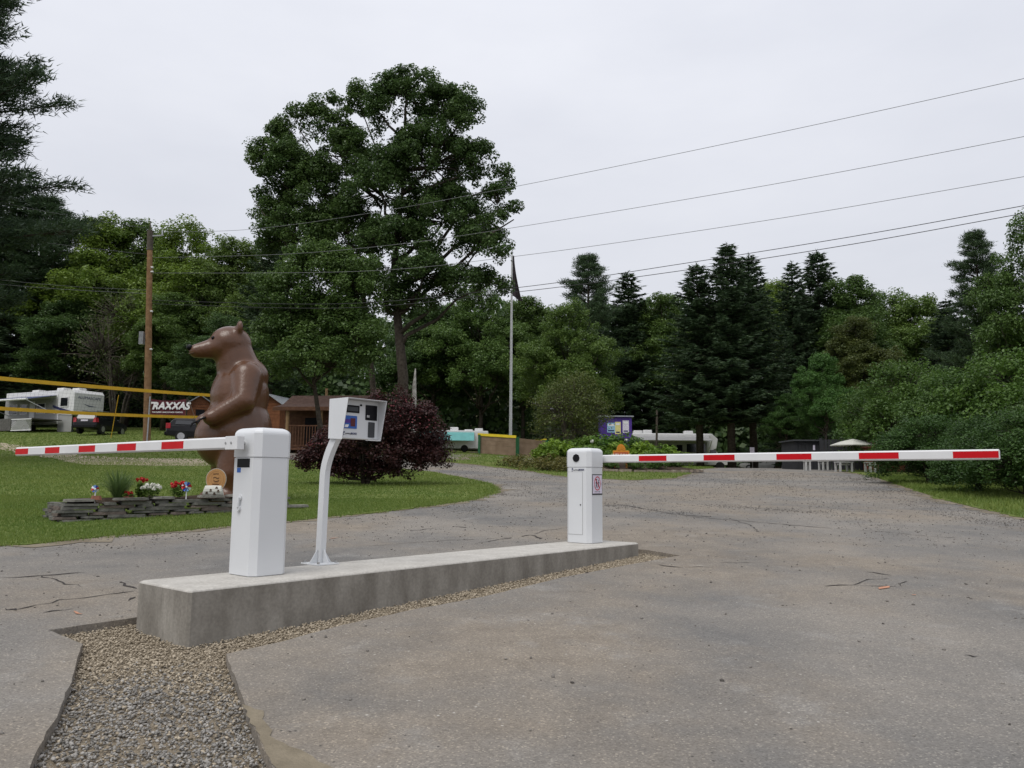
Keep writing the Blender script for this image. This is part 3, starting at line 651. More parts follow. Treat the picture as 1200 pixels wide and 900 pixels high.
def cabinet(name, s, label):
    c_ = A0 + AX * (s + W2 / 2) + PE * (.2939 + W1 / 2)
    e = empty(name, (c_[0], c_[1], ITOP), IA, label, 'barrier gate', 'barrier gates on the concrete island')
    hx, hy = W2 / 2, W1 / 2
    MB().loft([sec(hx - .01, hy - .01, .04, 0), sec(hx - .01, hy - .01, .04, .006), sec(hx, hy, .045, .006), sec(hx, hy, .045, .872), sec(hx - .006, hy - .006, .045, .8725), sec(hx - .006, hy - .006, .045, .879)]).build('body', M['white'], e)
    H_ = [sec(hx + .004, hy + .004, .045, .879), sec(hx + .004, hy + .004, .045, 1.045)]
    for k in range(1, 8):
        t = k / 7 * math.pi / 2; i = .06 * (1 - math.cos(t)); H_.append(sec(hx + .004 - i, hy + .004 - i, .045 - .02 * k / 7, 1.045 + .055 * math.sin(t)))
    MB().loft(H_).build('hood', M['white'], e)
    return e
PER, FR, S1, S2 = .8066, .355, .6238, 4.9526
hx, hy = W2 / 2, W1 / 2
g1 = cabinet('barrier_gate', S1, 'larger near white barrier gate, its striped boom reaching left over the lawn')
tip = 4.4651 - hy
bo = boom(g1, -hx - .08, -.075, tip, .9809, [(tip - k * PER - FR, tip - k * PER) for k in range(5)], .0138)
MB().tube([(-hx - .055, 0, .9809), (-hx + .01, 0, .9809)], .017, 12).build('pivot_shaft', M['steel'], g1)
MB().disc((-hx - .04, 0, .9809), (1, 0, 0), .028, .012, 6).build('pivot_nut', M['steel'], g1)
b = MB(); b.prism([(.0 - .03, -.05), (.03, -.05), (.03, .05), (-.03, .05)], -.004, .16); b.build('clamp', M['white_rough'], bo, (0, 0, 0), None, .003)
for y_ in (.075, .15): MB().disc((-.031, y_, 0), (1, 0, 0), .009, .008, 8).build('bolt', M['steel'], bo)
MB().box((-hx - .003, -.085, .800), (-hx + .002, .085, .866)).build('display_window', M['blackgloss'], g1)
MB().box((-hx - .002, .035, .762), (-hx + .002, .085, .797)).build('sticker', M['blue'], g1)
b = MB(); b.disc((-hx - .004, .02, .575), (1, 0, 0), .022, .012, 14); b.tube([(-hx - .016, .02, .575), (-hx - .02, .02, .53), (-hx - .02, .022, .505)], [.012, .011, .012], 8); b.disc((-hx - .008, .03, .495), (1, 0, 0), .024, .02, 14); b.build('lock_handle', M['white'], g1)
tag(g1, group=None)

g2 = cabinet('barrier_gate', S2, 'smaller far white barrier gate, its striped boom crossing the right lane')
tip = -hy - 4.0247
boom(g2, hx + .06, .10, tip, .9796, [(tip + k * PER, tip + k * PER + FR) for k in range(5)], .0217)
MB().tube([(hx - .01, 0, .9796), (hx + .05, 0, .9796)], .02, 12).build('pivot_shaft', M['steel'], g2)
MB().disc((-hx - .006, .01, .982), (1, 0, 0), .047, .014, 8).build('hub_cover', M['black'], g2)
MB().box((-hx - .0012, -.078, .098), (-hx + .002, .128, .822)).build('door_gasket', M['rv_grey'], g2)
d_ = MB().box((-hx - .004, -.0745, .1015), (-hx + .003, .1245, .8185)).build('door', M['white'], g2)
MB().disc((-hx - .006, -.05, .44), (1, 0, 0), .008, .006, 10).build('keyhole', M['black'], d_)
fl = frame((-hx - .0035, .0, .847), (0, -1, 0), (0, 0, 1))
def logo(par, fm, s=1.):
    b = MB(); b.add([(-.072 * s, .016 * s, .0), (-.056 * s, .016 * s, 0), (-.056 * s, .002 * s, 0), (-.066 * s, .002 * s, 0), (-.066 * s, -.006 * s, 0), (-.072 * s, -.006 * s, 0)], [(0, 1, 2, 3, 4, 5)]); b.add([(-.072 * s, -.010 * s, 0), (-.062 * s, -.010 * s, 0), (-.062 * s, -.020 * s, 0), (-.072 * s, -.020 * s, 0)], [(0, 1, 2, 3)])
    b.v = [tuple(fm @ Vector(q)) for q in b.v]; b.build('logo_mark', M['navy'], par)
    text('logo_word', 'parking', .024 * s, M['grey'], par, fm @ Matrix.Translation((-.05 * s, -.003 * s, 0)), 'LEFT')
    text('logo_word', 'BOXX', .026 * s, M['navy'], par, fm @ Matrix.Translation((.022 * s, -.003 * s, 0)), 'LEFT', .0009 * s)
logo(g2, fl, 1.05)
# prohibition plate on the lane side
b = MB(); b.box((-.103, -hy - .003, .555), (.103, -hy + .001, .795)); pl = b.build('warning_plate', M['grey'], g2)
MB().box((-.094, -hy - .0045, .572), (.094, -hy - .002, .784)).build('plate_face', M['poster_p'], pl)
b = MB(); n = 28; cz, rx, rz = .688, .066, .082
b.loft([[(rx * k * math.cos(t), -hy - .0055, cz + rz * k * math.sin(t)) for t in [6.2832 * j / n for j in range(n)]] for k in (1., .87)], 0, False); b.bar((-.045, -hy - .0057, cz + .055), (.045, -hy - .0057, cz - .055), .002, .009, (1, 0, 1)); b.build('prohibition_ring', M['petal_redfoil'], pl)
b = MB(); Y_ = -hy - .0052
for ox, k in ((-.018, 1.), (.026, .72)):
    b.disc((ox, Y_, cz + .045 * k), (0, 1, 0), .010 * k, .001, 10)
    for p_, q_, w_ in (((0, .032), (0, -.005), .016), ((0, -.005), (-.014, -.05), .008), ((0, -.005), (.015, -.05), .008), ((0, .026), (.02, .004), .006), ((0, .026), (-.018, .002), .006)): b.bar((ox + p_[0] * k, Y_, cz + p_[1] * k), (ox + q_[0] * k, Y_, cz + q_[1] * k), .001, w_ * k, (1, 0, .3))
b.build('walking_figures', M['black'], pl)
b = MB(); [b.box((-.055 + i * .03, -hy - .0052, .589), (-.055 + i * .03 + .02, -hy - .004, .595)) for i in range(4)]; b.build('caption', M['black'], pl)

# ------------------------------------------------------------------ payment terminal on a bent post
d = ray(375, 661); tp = CAM + d * ((ITOP - CAMZ) / d[2])
T = empty('payment_terminal', (tp[0], tp[1], ITOP), IA, 'white payment terminal with hooded screen on a bent white post', 'payment terminal')
pts = [(0, 0, .0)] + [(0, -.002 - .006 * k, .24 * k) for k in range(1, 4)]
for k in range(0, 9): t = k / 8; pts.append((0, -.022 - .16 * t ** 1.7, .75 + .34 * t))
b = MB(); lo = []
for i, p_ in enumerate(pts):
    q0, q1 = Vector(pts[max(i - 1, 0)]), Vector(pts[min(i + 1, len(pts) - 1)]); dd = (q1 - q0).normalized(); nn = Vector((0, dd.z, -dd.y)); p_ = Vector(p_)
    lo.append([p_ + Vector((-.026, 0, 0)) - nn * .036, p_ + Vector((.026, 0, 0)) - nn * .036, p_ + Vector((.026, 0, 0)) + nn * .036, p_ + Vector((-.026, 0, 0)) + nn * .036])
b.loft(lo); b.build('post', M['white'], T)
MB().box((-.11, -.12, 0), (.11, .12, .012)).build('base_plate', M['white'], T, None, None, .003)
for sx_, sy_ in ((1, 0), (-1, 0), (0, 1), (0, -1)):
    b = MB(); w_ = .003
    if sx_: b.prism([(sx_ * .03, .012), (sx_ * .105, .012), (sx_ * .105, .02), (sx_ * .03, .13)], -w_, w_)
    else: b.loft([[(x_, sy_ * .045, .012), (x_, sy_ * .115, .012), (x_, sy_ * .115, .02), (x_, sy_ * .045, .13)] for x_ in (-w_, w_)])
    b.build('gusset', M['white'], T)
for sx_ in (-1, 1):
    for sy_ in (-1, 1): MB().disc((sx_ * .09, sy_ * .1, .02), (0, 0, 1), .012, .018, 6).build('anchor_bolt', M['steel'], T)
X0, X1, Z0, Z1, YB, YF = -.045, .375, 1.06, 1.395, -.115, -.262
hs = MB().box((X0 + .004, YF, Z0 + .004), (X1 - .004, YB, Z1 - .004)).build('housing', M['white'], T)
hd = MB()
for x_ in (X0, X1): hd.loft([[(x_ - .002, YB + .002, Z0), (x_ - .002, YF - .035, Z0 - .01), (x_ - .002, YF - .105, Z1 + .002), (x_ - .002, YB + .002, Z1 + .002)], [(x_ + .002, YB + .002, Z0), (x_ + .002, YF - .035, Z0 - .01), (x_ + .002, YF - .105, Z1 + .002), (x_ + .002, YB + .002, Z1 + .002)]])
hd.box((X0 - .001, YF - .104, Z1 - .001), (X1 + .001, YB + .001, Z1 + .003)); hd.box((X1 - .14, YF - .034, Z0 - .01), (X1 - .002, YF, Z0 - .004)); hd.build('hood', M['white'], T)
yf = YF
MB().box((.015, yf - .006, 1.2818), (.155, yf + .002, 1.3452)).build('display', M['black'], hs)
MB().box((.028, yf - .007, 1.2954), (.142, yf - .004, 1.3316)).build('display_glass', M['lcd'], hs)
rd = MB().box((-.01, yf - .006, 1.1460), (.132, yf + .002, 1.2547)).build('card_reader', M['blue'], hs)
MB().box((.062, yf - .008, 1.1641), (.112, yf - .004, 1.2338)).build('card_slot', M['maroon'], rd)
MB().box((-.002, yf - .0075, 1.1913), (.06, yf - .004, 1.2230)).build('reader_print', M['purple'], rd)
b = MB(); b.add([(-.002, yf - .0078, 1.1551), (.035, yf - .0078, 1.1551), (.045, yf - .0078, 1.1777), (.008, yf - .0078, 1.1777)], [(0, 1, 2, 3)]); b.build('reader_print', M['white_print'], rd)
MB().box((.225, yf - .008, 1.2275), (.352, yf + .002, 1.3588)).build('scanner_window', M['blackgloss'], hs, None, None, .004)
text('scanner_print', '80', .03, M['white_print'], hs, frame((.25, yf - .0095, 1.2592), (1, 0, 0), (0, 0, 1)))
MB().box((.258, yf - .01, 1.0781), (.328, yf + .002, 1.2121)).build('receipt_slot', M['grey'], hs, None, None, .012)
MB().disc((.172, yf - .004, 1.3515), (0, 1, 0), .009, .01, 8).build('camera_eye', M['black'], hs)
logo(hs, frame((.055, yf - .003, 1.1053), (1, 0, 0), (0, 0, 1)), .85)

# ------------------------------------------------------------------ stacked-stone garden bed and what stands on it
rs = random.Random(12)
def slab(b, c_, ln, dp, th, ang, mi):
    """an irregular flat stone: jittered six-sided outline, uneven top"""
    n = 7; ca, sa = math.cos(ang), math.sin(ang); top, bot = [], []
    for k in range(n):
        t = 6.2832 * (k + rs.uniform(-.2, .2)) / n; ex = abs(math.cos(t)) ** .55 * math.copysign(1, math.cos(t)); ey = abs(math.sin(t)) ** .55 * math.copysign(1, math.sin(t))
        x_, y_ = ex * ln / 2 * rs.uniform(.86, 1.04), ey * dp / 2 * rs.uniform(.86, 1.04); px_, py_ = c_[0] + x_ * ca - y_ * sa, c_[1] + x_ * sa + y_ * ca
        top.append((px_ - .012 * ex, py_, c_[2] + th / 2 * rs.uniform(.7, 1.1))); bot.append((px_, py_, c_[2] - th / 2 * rs.uniform(.75, 1.0)))
    b.loft([bot, top], mi)
B0, B1 = GP(70, 614)[:2], GP(300, 601)[:2]; bd = (B1 - B0) / np.hypot(*(B1 - B0)); bn = np.array([-bd[1], bd[0]]); BL = np.hypot(*(B1 - B0))
bz = g(*B0) - .01; bang = math.atan2(bd[1], bd[0])
bed = empty('stone_garden_bed', (B0[0], B0[1], bz), bang, 'low garden bed of dry-stacked slate at the lawn edge', 'garden bed')
zb = lambda x: g(*(B0 + bd * x)) - bz
SM = [M['slate'], M['slate2'], M['slate3']]
for course in range(6):
    x = rs.uniform(-.1, .05)
    while x < BL + .5:
        ln = rs.uniform(.2, .7); th = rs.uniform(.034, .058); hgt = .03 + course * .0485 + zb(min(x, BL)) * .75
        b = MB(); slab(b, (x + ln / 2, .13 + course * .012 + rs.uniform(-.03, .03), hgt), ln, .26, th, rs.gauss(0, .03), 0)
        b.build('stone', SM[rs.choice([0, 0, 0, 1, 2])], bed); x += ln * .97
    y = .22
    while y < .95:
        ln = rs.uniform(.22, .42); b = MB(); slab(b, (.06 + course * .015 + rs.uniform(-.03, .03), y + ln / 2, 0.03 + course * .0485), ln, .24, .048, math.pi / 2 + rs.gauss(0, .05), 0)
        b.build('stone', SM[rs.choice([0, 0, 1, 2])], bed); y += ln
for x, y, ln, dp in ((.3, .22, .5, .34), (1.0, .12, .55, .3), (1.5, .2, .4, .3), (2.25, .1, .5, .34), (2.75, .14, .55, .36), (3.2, .16, .4, .3)):
    b = MB(); slab(b, (x, y, .33 + zb(min(x, BL)) * .75), ln, dp, .04, rs.gauss(0, .1), 0); b.build('stone', rs.choice([M['slate2'], M['slate']]), bed)
b = MB(); nx_, ny_ = 14, 6
for j in range(ny_): b.v += [(x_ / (nx_ - 1) * (BL + .35) + .12, .12 + j * .16, .27 + .07 * math.sin(math.pi * j / ny_) + rs.uniform(-.02, .02) + zb(min(x_ / 13 * BL, BL)) * .75) for x_ in range(nx_)]
b.f = [(j * nx_ + i, j * nx_ + i + 1, (j + 1) * nx_ + i + 1, (j + 1) * nx_ + i) for j in range(ny_ - 1) for i in range(nx_ - 1)]; b.mi = [0] * len(b.f); b.build('soil', M['soil'], bed)
def bedp(u, dy=.35, z=.33):
    """a point on the bed top below image column u"""
    best = min(np.arange(0, BL, .01), key=lambda t: abs(((lambda q: 600 + FPX * (q @ _R) / (q @ _FW))(np.array([*(B0 + bd * t + bn * dy), bz + z]) - CAM)) - u))
    q = B0 + bd * best + bn * dy; return np.array([q[0], q[1], bz + z + zb(best) * .75])
def blade_plant(name, loc, n, h, spread, w, label, cat, m, seed, tint=(1, 1, 1)):
    rg = np.random.default_rng(seed); e = empty(name, loc, 0, label, cat); V, F, o_ = [], [], 0
    for i in range(n):
        a_ = rg.uniform(0, 6.28); d_ = np.array([math.cos(a_), math.sin(a_)]); k = rg.random() ** .6 * spread; hh = h * rg.uniform(.6, 1.1); s_ = np.array([-d_[1], d_[0], 0]) * w / 2; p0 = np.array([*(d_ * .06 * rg.random()), -.03])
        for t in (0, .35, .7, 1.):
            c_ = p0 + np.array([d_[0] * k * t ** 1.6, d_[1] * k * t ** 1.6, hh * (t - .28 * t * t * (k / spread))]); f_ = 1 - t * .85; V += [c_ - s_ * f_, c_ + s_ * f_]
        F += [(o_ + 2 * j, o_ + 2 * j + 1, o_ + 2 * j + 3, o_ + 2 * j + 2) for j in range(3)]; o_ += 8
    o = link('leaves', np_mesh(name, V, F, rg.random(len(F)), m), e); o.color = (*tint, 1); return e
def flower_plant(name, loc, r, h, label, petals, seed, leafm=None, nf=14, pot=False, fz=(.7, 1.1), tint=(1, 1, 1)):
    rg = np.random.default_rng(seed); e = empty(name, loc, 0, label, 'flowers')
    n = 260; o3 = sph(n, rg) * (rg.random(n) ** .4)[:, None] * np.array([r, r, h * .5]) + np.array([0, 0, h * .45]); V, F = leaves(o3, sph(n, rg) * .6 + np.array([0, 0, 1.]), .05 * rg.uniform(.6, 1.3, n), rg, .8)
    lf = link('leaves', np_mesh(name, V, F, rg.random(n), leafm or M['hosta']), e); lf.color = (*tint, 1)
    for k in range(nf):
        a_ = rg.uniform(0, 6.28); q = r * rg.random() ** .5; c_ = np.array([math.cos(a_) * q, math.sin(a_) * q, h * rg.uniform(*fz)]); o4 = c_ + sph(16, rg) * .02
        V, F = leaves(o4, sph(16, rg) + np.array([0, -.4, .6]), np.full(16, .038), rg, .95); link('blossom', np_mesh('blossom', V, F, rg.random(16), petals), e)
    if pot: MB().tube([(0, 0, -.16), (0, 0, .01), (0, 0, .01), (0, 0, .05)], [r * .55, r * .75, r * .85, r * .85], 14).build('pot', M['terracotta'], e)
    return e
blade_plant('ornamental_grass', bedp(138, .42), 330, .56, .42, .013, 'grey-green clump of ornamental grass on the slate bed', 'ornamental grass', M['hosta'], 3, (.72, .70, 1.1))
flower_plant('red_flowers', bedp(164, .45), .085, .26, 'small red flower head rising beside the white flowers', M['petal_red'], 8, nf=6, fz=(.95, 1.2))
flower_plant('white_flowers', bedp(176, .28), .15, .2, 'white flowers with pale green leaves on the slate bed', M['petal_white'], 9, nf=20)
flower_plant('red_flowers', bedp(208, .3), .14, .22, 'bright red flowers beside the toy windmill', M['petal_red'], 10, nf=18)
flower_plant('potted_flowers', bedp(150, .28), .09, .1, 'low reddish flowers in a clay pot right of the ornamental grass', M['petal_red'], 11, nf=5, pot=True)
def windmill(loc, h, label, s):
    e = empty('toy_windmill', loc, .3, label, 'pinwheel'); MB().tube([(0, 0, -.08), (0, 0, h)], .009, 8).build('stick', M['white_print'], e)
    for k in range(8):
        b = MB(); a_ = k * math.pi / 4; p_ = lambda r_, t, y_=0: (r_ * math.cos(a_ + t), -.02 + y_, h + r_ * math.sin(a_ + t))
        b.add([p_(0, 0), p_(s, -.05), p_(s * .92, .55, -.03), p_(s * .45, .62, -.025)], [(0, 1, 2, 3)]); b.build('vane', [M['petal_redfoil'], M['petal_blue'], M['lightblue'], M['white_print']][k % 4], e)
    MB().disc((0, -.04, h), (0, 1, 0), .015, .03, 8).build('hub', M['white_print'], e)
windmill(bedp(218, .2), .17, 'red, white and blue toy windmill on the slate bed by the red flowers', .085)
windmill(bedp(111, .22), .17, 'small dark blue and red toy windmill at the left end of the slate bed', .06)
e = empty('clay_block', bedp(111, .14), .2, 'pale clay block at the foot of the left toy windmill', 'ornament')
b = MB(); slab(b, (.02, 0, .03), .17, .1, .07, .1, 0); b.build('block', M['terracotta'], e)
# sawn log slice standing on edge
p = bedp(252, .30); e = empty('log_slice_sign', p, .30, 'upright oval slice of log with burnt lettering in front of the statue', 'wooden sign')
n = 26; b = MB(); ov = lambda k, y_: [(.165 * k * math.cos(t) * (1 + .03 * math.sin(3 * t)), y_, .27 + .20 * k * math.sin(t)) for t in [6.2832 * j / n for j in range(n)]]
b.loft([ov(1., -.03), ov(1., .05)]); b.build('bark_rim', M['bark_pale'], e)
b = MB(); b.loft([ov(.94, -.034), ov(.94, -.028)]); fc = b.build('sawn_face', M['slice'], e)
b = MB()
for k in (.25, .5, .74): b.loft([ov(k, -.0352), ov(k - .012, -.0352)], 0, False)
b.build('growth_ring', M['log_orange'], fc)
b = MB(); [b.bar((x0_, -.036, .27 + z0_), (x1_, -.036, .27 + z1_), .002, .012, (1, 0, .2)) for x0_, z0_, x1_, z1_ in ((-.05, .03, -.02, .05), (-.02, .05, .02, .02), (.02, .02, .05, .04), (-.04, -.01, 0, -.03), (0, -.03, .05, -.01), (-.06, -.07, .05, -.075), (-.05, .1, .04, .105))]; b.build('burnt_mark', M['burn'], fc)
# white log with dark paw prints
p = bedp(249, .14); e = empty('painted_log', p, .25, 'short white log painted with dark paw prints lying on the slate bed', 'painted log')
b = MB(); b.tube([(-.15, 0, .09), (-.13, 0, .085), (0, 0, .085), (.13, 0, .085), (.15, 0, .09)], [.075, .095, .1, .095, .08], 14); b.build('log', M['fabric_white'], e)
for x_, t in ((-.09, 1.9), (-.03, 1.2), (.03, 2.1), (.09, 1.4), (-.06, 2.7), (.06, .6)):
    b = MB(); nn = Vector((0, -math.sin(t), math.cos(t) * .6)).normalized(); c_ = Vector((x_, 0, .085)) + nn * .098; b.disc(c_, nn, .017, .006, 8)
    for k in (-1, 0, 1): b.disc(c_ + Vector((k * .017, 0, 0)) + Vector((0, nn.z, -nn.y)) * -.022, nn, .007, .006, 6)
    b.build('paw_print', M['burn'], e)

# ------------------------------------------------------------------ brown bear statue (plain standing bear)
sp = onG(272, 15.9)
ST = empty('bear_statue', sp, math.radians(-62), 'tall glossy brown statue of a standing bear behind the slate bed', 'statue'); ST.scale = (1.15, 1.15, 1.15)
b = MB()
def cap(p_, q_, r0, r1):
    p_, q_ = Vector(p_), Vector(q_); b.tube([p_ + (q_ - p_) * t for t in (0, .25, .5, .75, 1)], [r0 + (r1 - r0) * t for t in (0, .25, .5, .75, 1)], 14); b.ball(p_, r0, 14, 8); b.ball(q_, r1, 14, 8)
b.ball((0, .02, 1.22), (.64, .60, .72), 20, 14); b.ball((0, -.1, 1.12), (.56, .58, .56), 20, 12); b.ball((0, .04, 1.85), (.56, .50, .60), 20, 12); b.ball((0, .12, 2.2), (.46, .40, .36), 18, 10)
cap((0, .04, 2.2), (0, -.10, 2.62), .40, .33)
b.ball((0, -.16, 2.78), (.34, .36, .31), 18, 12); b.ball((0, -.28, 2.70), (.29, .28, .24), 16, 10)
cap((0, -.42, 2.67), (0, -.72, 2.60), .19, .125)
for s_ in (-1, 1):
    b.ball((s_ * .27, -.06, 3.04), (.115, .06, .125), 12, 8)
    cap((s_ * .40, .08, 2.16), (s_ * .62, .02, 1.72), .27, .20); cap((s_ * .62, .02, 1.72), (s_ * .53, -.36, 1.48), .20, .155); b.ball((s_ * .51, -.46, 1.42), (.15, .17, .14), 12, 8)
    cap((s_ * .30, .02, .95), (s_ * .36, -.08, .52), .36, .27); cap((s_ * .36, -.08, .52), (s_ * .37, .03, .17), .27, .20); b.ball((s_ * .38, -.16, .11), (.20, .36, .13), 14, 8)
b.ball((0, .62, .95), (.12, .1, .12), 10, 6)
tmp = b.build('tmp', M['statue']); md = tmp.modifiers.new('r', 'REMESH'); md.mode = 'VOXEL'; md.voxel_size = .035; md.use_smooth_shade = True
ms_ = tmp.modifiers.new('s', 'SMOOTH'); ms_.iterations = 6; ms_.factor = .5
me = bpy.data.meshes.new_from_object(tmp.evaluated_get(bpy.context.evaluated_depsgraph_get())); bpy.data.objects.remove(tmp)
me.name = 'bear_body'; me.materials.clear(); me.materials.append(M['statue']); link('body', me, ST)
MB().ball((0, -.83, 2.65), (.075, .055, .055), 12, 8).build('nose', M['blackgloss'], ST, smooth=True)
for s_ in (-1, 1):
    MB().ball((s_ * .145, -.475, 2.83), .032, 10, 6).build('eye', M['blackgloss'], ST, smooth=True)
    for k in range(4): MB().tube([(s_ * .51 + (k - 1.5) * .06, -.58, 1.42), (s_ * .51 + (k - 1.5) * .06, -.66, 1.38), (s_ * .51 + (k - 1.5) * .06, -.69, 1.31)], [.02, .016, .004], 6).build('claw', M['black'], ST)
    for k in range(4): MB().tube([(s_ * .38 + (k - 1.5) * .085, -.49, .11), (s_ * .38 + (k - 1.5) * .085, -.57, .07), (s_ * .38 + (k - 1.5) * .085, -.6, .02)], [.025, .018, .005], 6).build('claw', M['black'], ST)
MB().tube([(-.1, -.76, 2.555), (-.05, -.82, 2.54), (0, -.835, 2.545), (.05, -.82, 2.54), (.1, -.76, 2.555)], .010, 5).build('mouth', M['burn'], ST)
# orange guy strap from the statue to the lawn
q0, q1 = P(306, 468, 16.2), onG(330, 17.2); b = MB(); b.tube([q0, q0 + (q1 - q0) * .5 - np.array([0, 0, .05]), q1], .014, 6)
tag(b.build('guy_strap', M['orange_red']), 'thin orange strap slanting down from the bear statue to the lawn', 'strap')

# ------------------------------------------------------------------ trees
def lobes_px(base, Y, lst, depth=.85):
    out = []
    for u, v, ru, rv in lst:
        c_ = P(u, v, Y); k = Y / FPX; out.append((c_[0] - base[0], rng.normal() * ru * k * .35, c_[2] - base[2], ru * k, ru * k * depth, rv * k))
    return out
ob = onG(468, 45)
oak = broadleaf('oak', 41, lobes_px(ob, 45, [(478, 118, 38, 36), (515, 125, 30, 36), (447, 135, 18, 40), (545, 140, 20, 34), (502, 190, 62, 50), (558, 190, 22, 30), (584, 245, 18, 36), (562, 292, 32, 32), (540, 335, 38, 22), (445, 225, 46, 50), (465, 290, 46, 34), (520, 255, 54, 44), (498, 330, 36, 24), (592, 212, 10, 20), (440, 335, 36, 26), (575, 332, 20, 16), (480, 358, 36, 16), (602, 258, 6, 20)]), .36, 18, 820, 150, .165, (.24, .74), fork=.35, rmin=.5)
plant(oak, 'oak_tree', ob, 1, 'tallest broad oak with a dark trunk standing left of the flagpole', 'tree', tint=(.82, .88, .95))
mb_ = onG(441, 47)
oak2 = broadleaf('maple_tall', 42, lobes_px(mb_, 47, [(306, 190, 13, 32), (326, 168, 13, 30), (350, 150, 14, 38), (340, 205, 26, 40), (375, 150, 15, 38), (398, 138, 14, 32), (318, 238, 24, 30), (368, 225, 44, 46), (350, 280, 46, 36), (405, 195, 36, 50), (400, 275, 42, 42), (296, 232, 8, 10), (420, 120, 12, 26)]), .22, 16, 620, 135, .16, (.24, .68), fork=.3, rmin=.5)
plant(oak2, 'maple_tree', mb_, 1, 'tall open maple with feathery top leaning left against the oak', 'tree', tint=(.9, .95, .95))
cb = onG(372, 39)
maple = broadleaf('maple_mid', 43, lobes_px(cb, 39, [(372, 312, 46, 30), (338, 350, 36, 38), (412, 345, 34, 46), (372, 380, 58, 40), (330, 408, 40, 38), (415, 405, 40, 40), (375, 430, 55, 32)]), .16, 6.5, 520, 150, .145, (.28, .7), fork=.2)
plant(maple, 'maple_tree', cb, 1, 'lower rounded green maple behind the bear statue under the tall trees', 'tree', tint=(1.0, 1.05, .95))

def rnd_lobes(seed, H, wd_, z0, n):
    rg = np.random.default_rng(seed); out = []; zc, hz = H * (1 + z0) / 2, H * (1 - z0) / 2
    for k in range(n):
        d = sph(1, rg)[0]; k_ = rg.uniform(.5, .72); r = wd_ * rg.uniform(.26, .42); w_ = 1.0 if d[2] < .3 else .85
        out.append((d[0] * wd_ * k_ * w_, d[1] * wd_ * k_ * w_, zc + d[2] * (hz - r) * rg.uniform(.7, 1.), r, r, r * rg.uniform(.7, 1.)))
    out.append((0, 0, H - wd_ * .3, wd_ * .34, wd_ * .34, wd_ * .32)); out.append((0, 0, zc, wd_ * .6, wd_ * .6, hz * .7)); return out
DA = broadleaf('broadleaf_a', 51, rnd_lobes(1, 18, 6.0, .2, 16), .24, 14, 520, 150, .21, (.45, .95), fork=.2)
DB = broadleaf('broadleaf_b', 52, rnd_lobes(2, 18, 5.2, .16, 16), .22, 14, 500, 150, .21, (.45, .95), fork=.2)
DC = broadleaf('broadleaf_c', 53, rnd_lobes(3, 18, 6.6, .12, 18), .26, 13, 560, 150, .21, (.45, 1.0), fork=.15)
SA = spruce('spruce_a', 61, 18, 4.3, .22, step=.46, whorl=8); SB = spruce('spruce_b', 62, 18, 3.8, .06, step=.46, whorl=8)
PA = pine('pine_a', 71, 20, 4.9, .27, step=.62, whorl=7, tufts=34, nb=8, nl=.30, nw=.04); PB = pine('pine_b', 72, 20, 4.2, .2, step=.7, whorl=6, tufts=26, nb=8, nl=.30, nw=.042)
BA = broadleaf('bush_a', 81, [(0, 0, 2.7, 1.3, 1.3, 1.1), (1.1, .2, 1.7, 1.2, 1.2, 1.2), (-1.1, -.2, 1.8, 1.2, 1.2, 1.2), (.3, -1., 1.3, 1.3, 1.1, 1.2), (-.4, .9, 1.5, 1.3, 1.2, 1.2), (.9, -.7, .8, 1.1, 1., .8), (-.9, -.8, .8, 1.1, 1., .8)], .07, 2.6, 320, 120, .095, (.22, .5), fork=.1, stems=3, base_spread=.25)
BB = broadleaf('bush_b', 82, [(0, 0, 3.0, 1.1, 1.1, 1.0), (.8, .2, 2.1, 1.1, 1.1, 1.1), (-.9, -.1, 2.2, 1.2, 1.1, 1.2), (.2, -.8, 1.4, 1.4, 1.1, 1.1), (-.3, .8, 1.6, 1.3, 1.2, 1.3), (1.0, -.5, 1.0, 1.1, 1., .9), (-1.1, -.6, .9, 1.1, 1., .8)], .08, 2.8, 320, 120, .095, (.22, .5), fork=.1, stems=2, base_spread=.2)
def put(proto, H0, name, u, Y, v, label, cat='tree', tint=(1, 1, 1), wide=1., rz=None, group=None):
    p_, h = height_to(u, v, Y); s_ = h / H0; k = rng.uniform(0, 6.28) if rz is None else rz
    return plant(proto, name, p_, s_, label, cat, group, k, tint, s_ * wide)
LG, MG, DG = (1.6, 1.5, .85), (1.08, 1.1, .92), (.78, .86, .92)  # LG is light green, lifted further: sunlit tops put into the tint
put(PA, 20, 'pine_tree', -118, 30, -70, 'tall dark pine whose boughs reach in from the left edge', tint=(.8, .9, .9), wide=1.05)
put(PB, 20, 'pine_tree', 34, 80, 232, 'dark pine below the tall left-edge pine', tint=(.85, .95, .9), wide=1.6)
put(SB, 18, 'spruce_tree', -10, 78, 215, 'dark spruce low at the left edge behind the camper', tint=(.9, 1, .9), wide=1.7)
put(DA, 18, 'broadleaf_tree', 104, 80, 256, 'bright green tree directly left of the utility pole top', tint=LG, wide=1.0+.1*.8)
put(DB, 18, 'broadleaf_tree', 146, 82, 262, 'mid green tree close behind the utility pole', tint=MG, wide=1.0+.1*.8)
put(DC, 18, 'broadleaf_tree', 207, 78, 262, 'bright yellow-green tree just right of the utility pole top', tint=LG, wide=1.0+.1*.62)
put(DA, 18, 'broadleaf_tree', 268, 76, 282, 'green tree between the bright tree and the spruce', tint=(1.2, 1.15, .9), wide=.95+.1*.75, rz=2.)
put(DB, 18, 'broadleaf_tree', 190, 70, 345, 'lower leafy tree right behind the utility pole', tint=MG, wide=1.3, rz=1.)
put(DC, 18, 'broadleaf_tree', 255, 66, 370, 'lower dark leafy tree behind the bear statue head', tint=DG, wide=1.2, rz=3.)
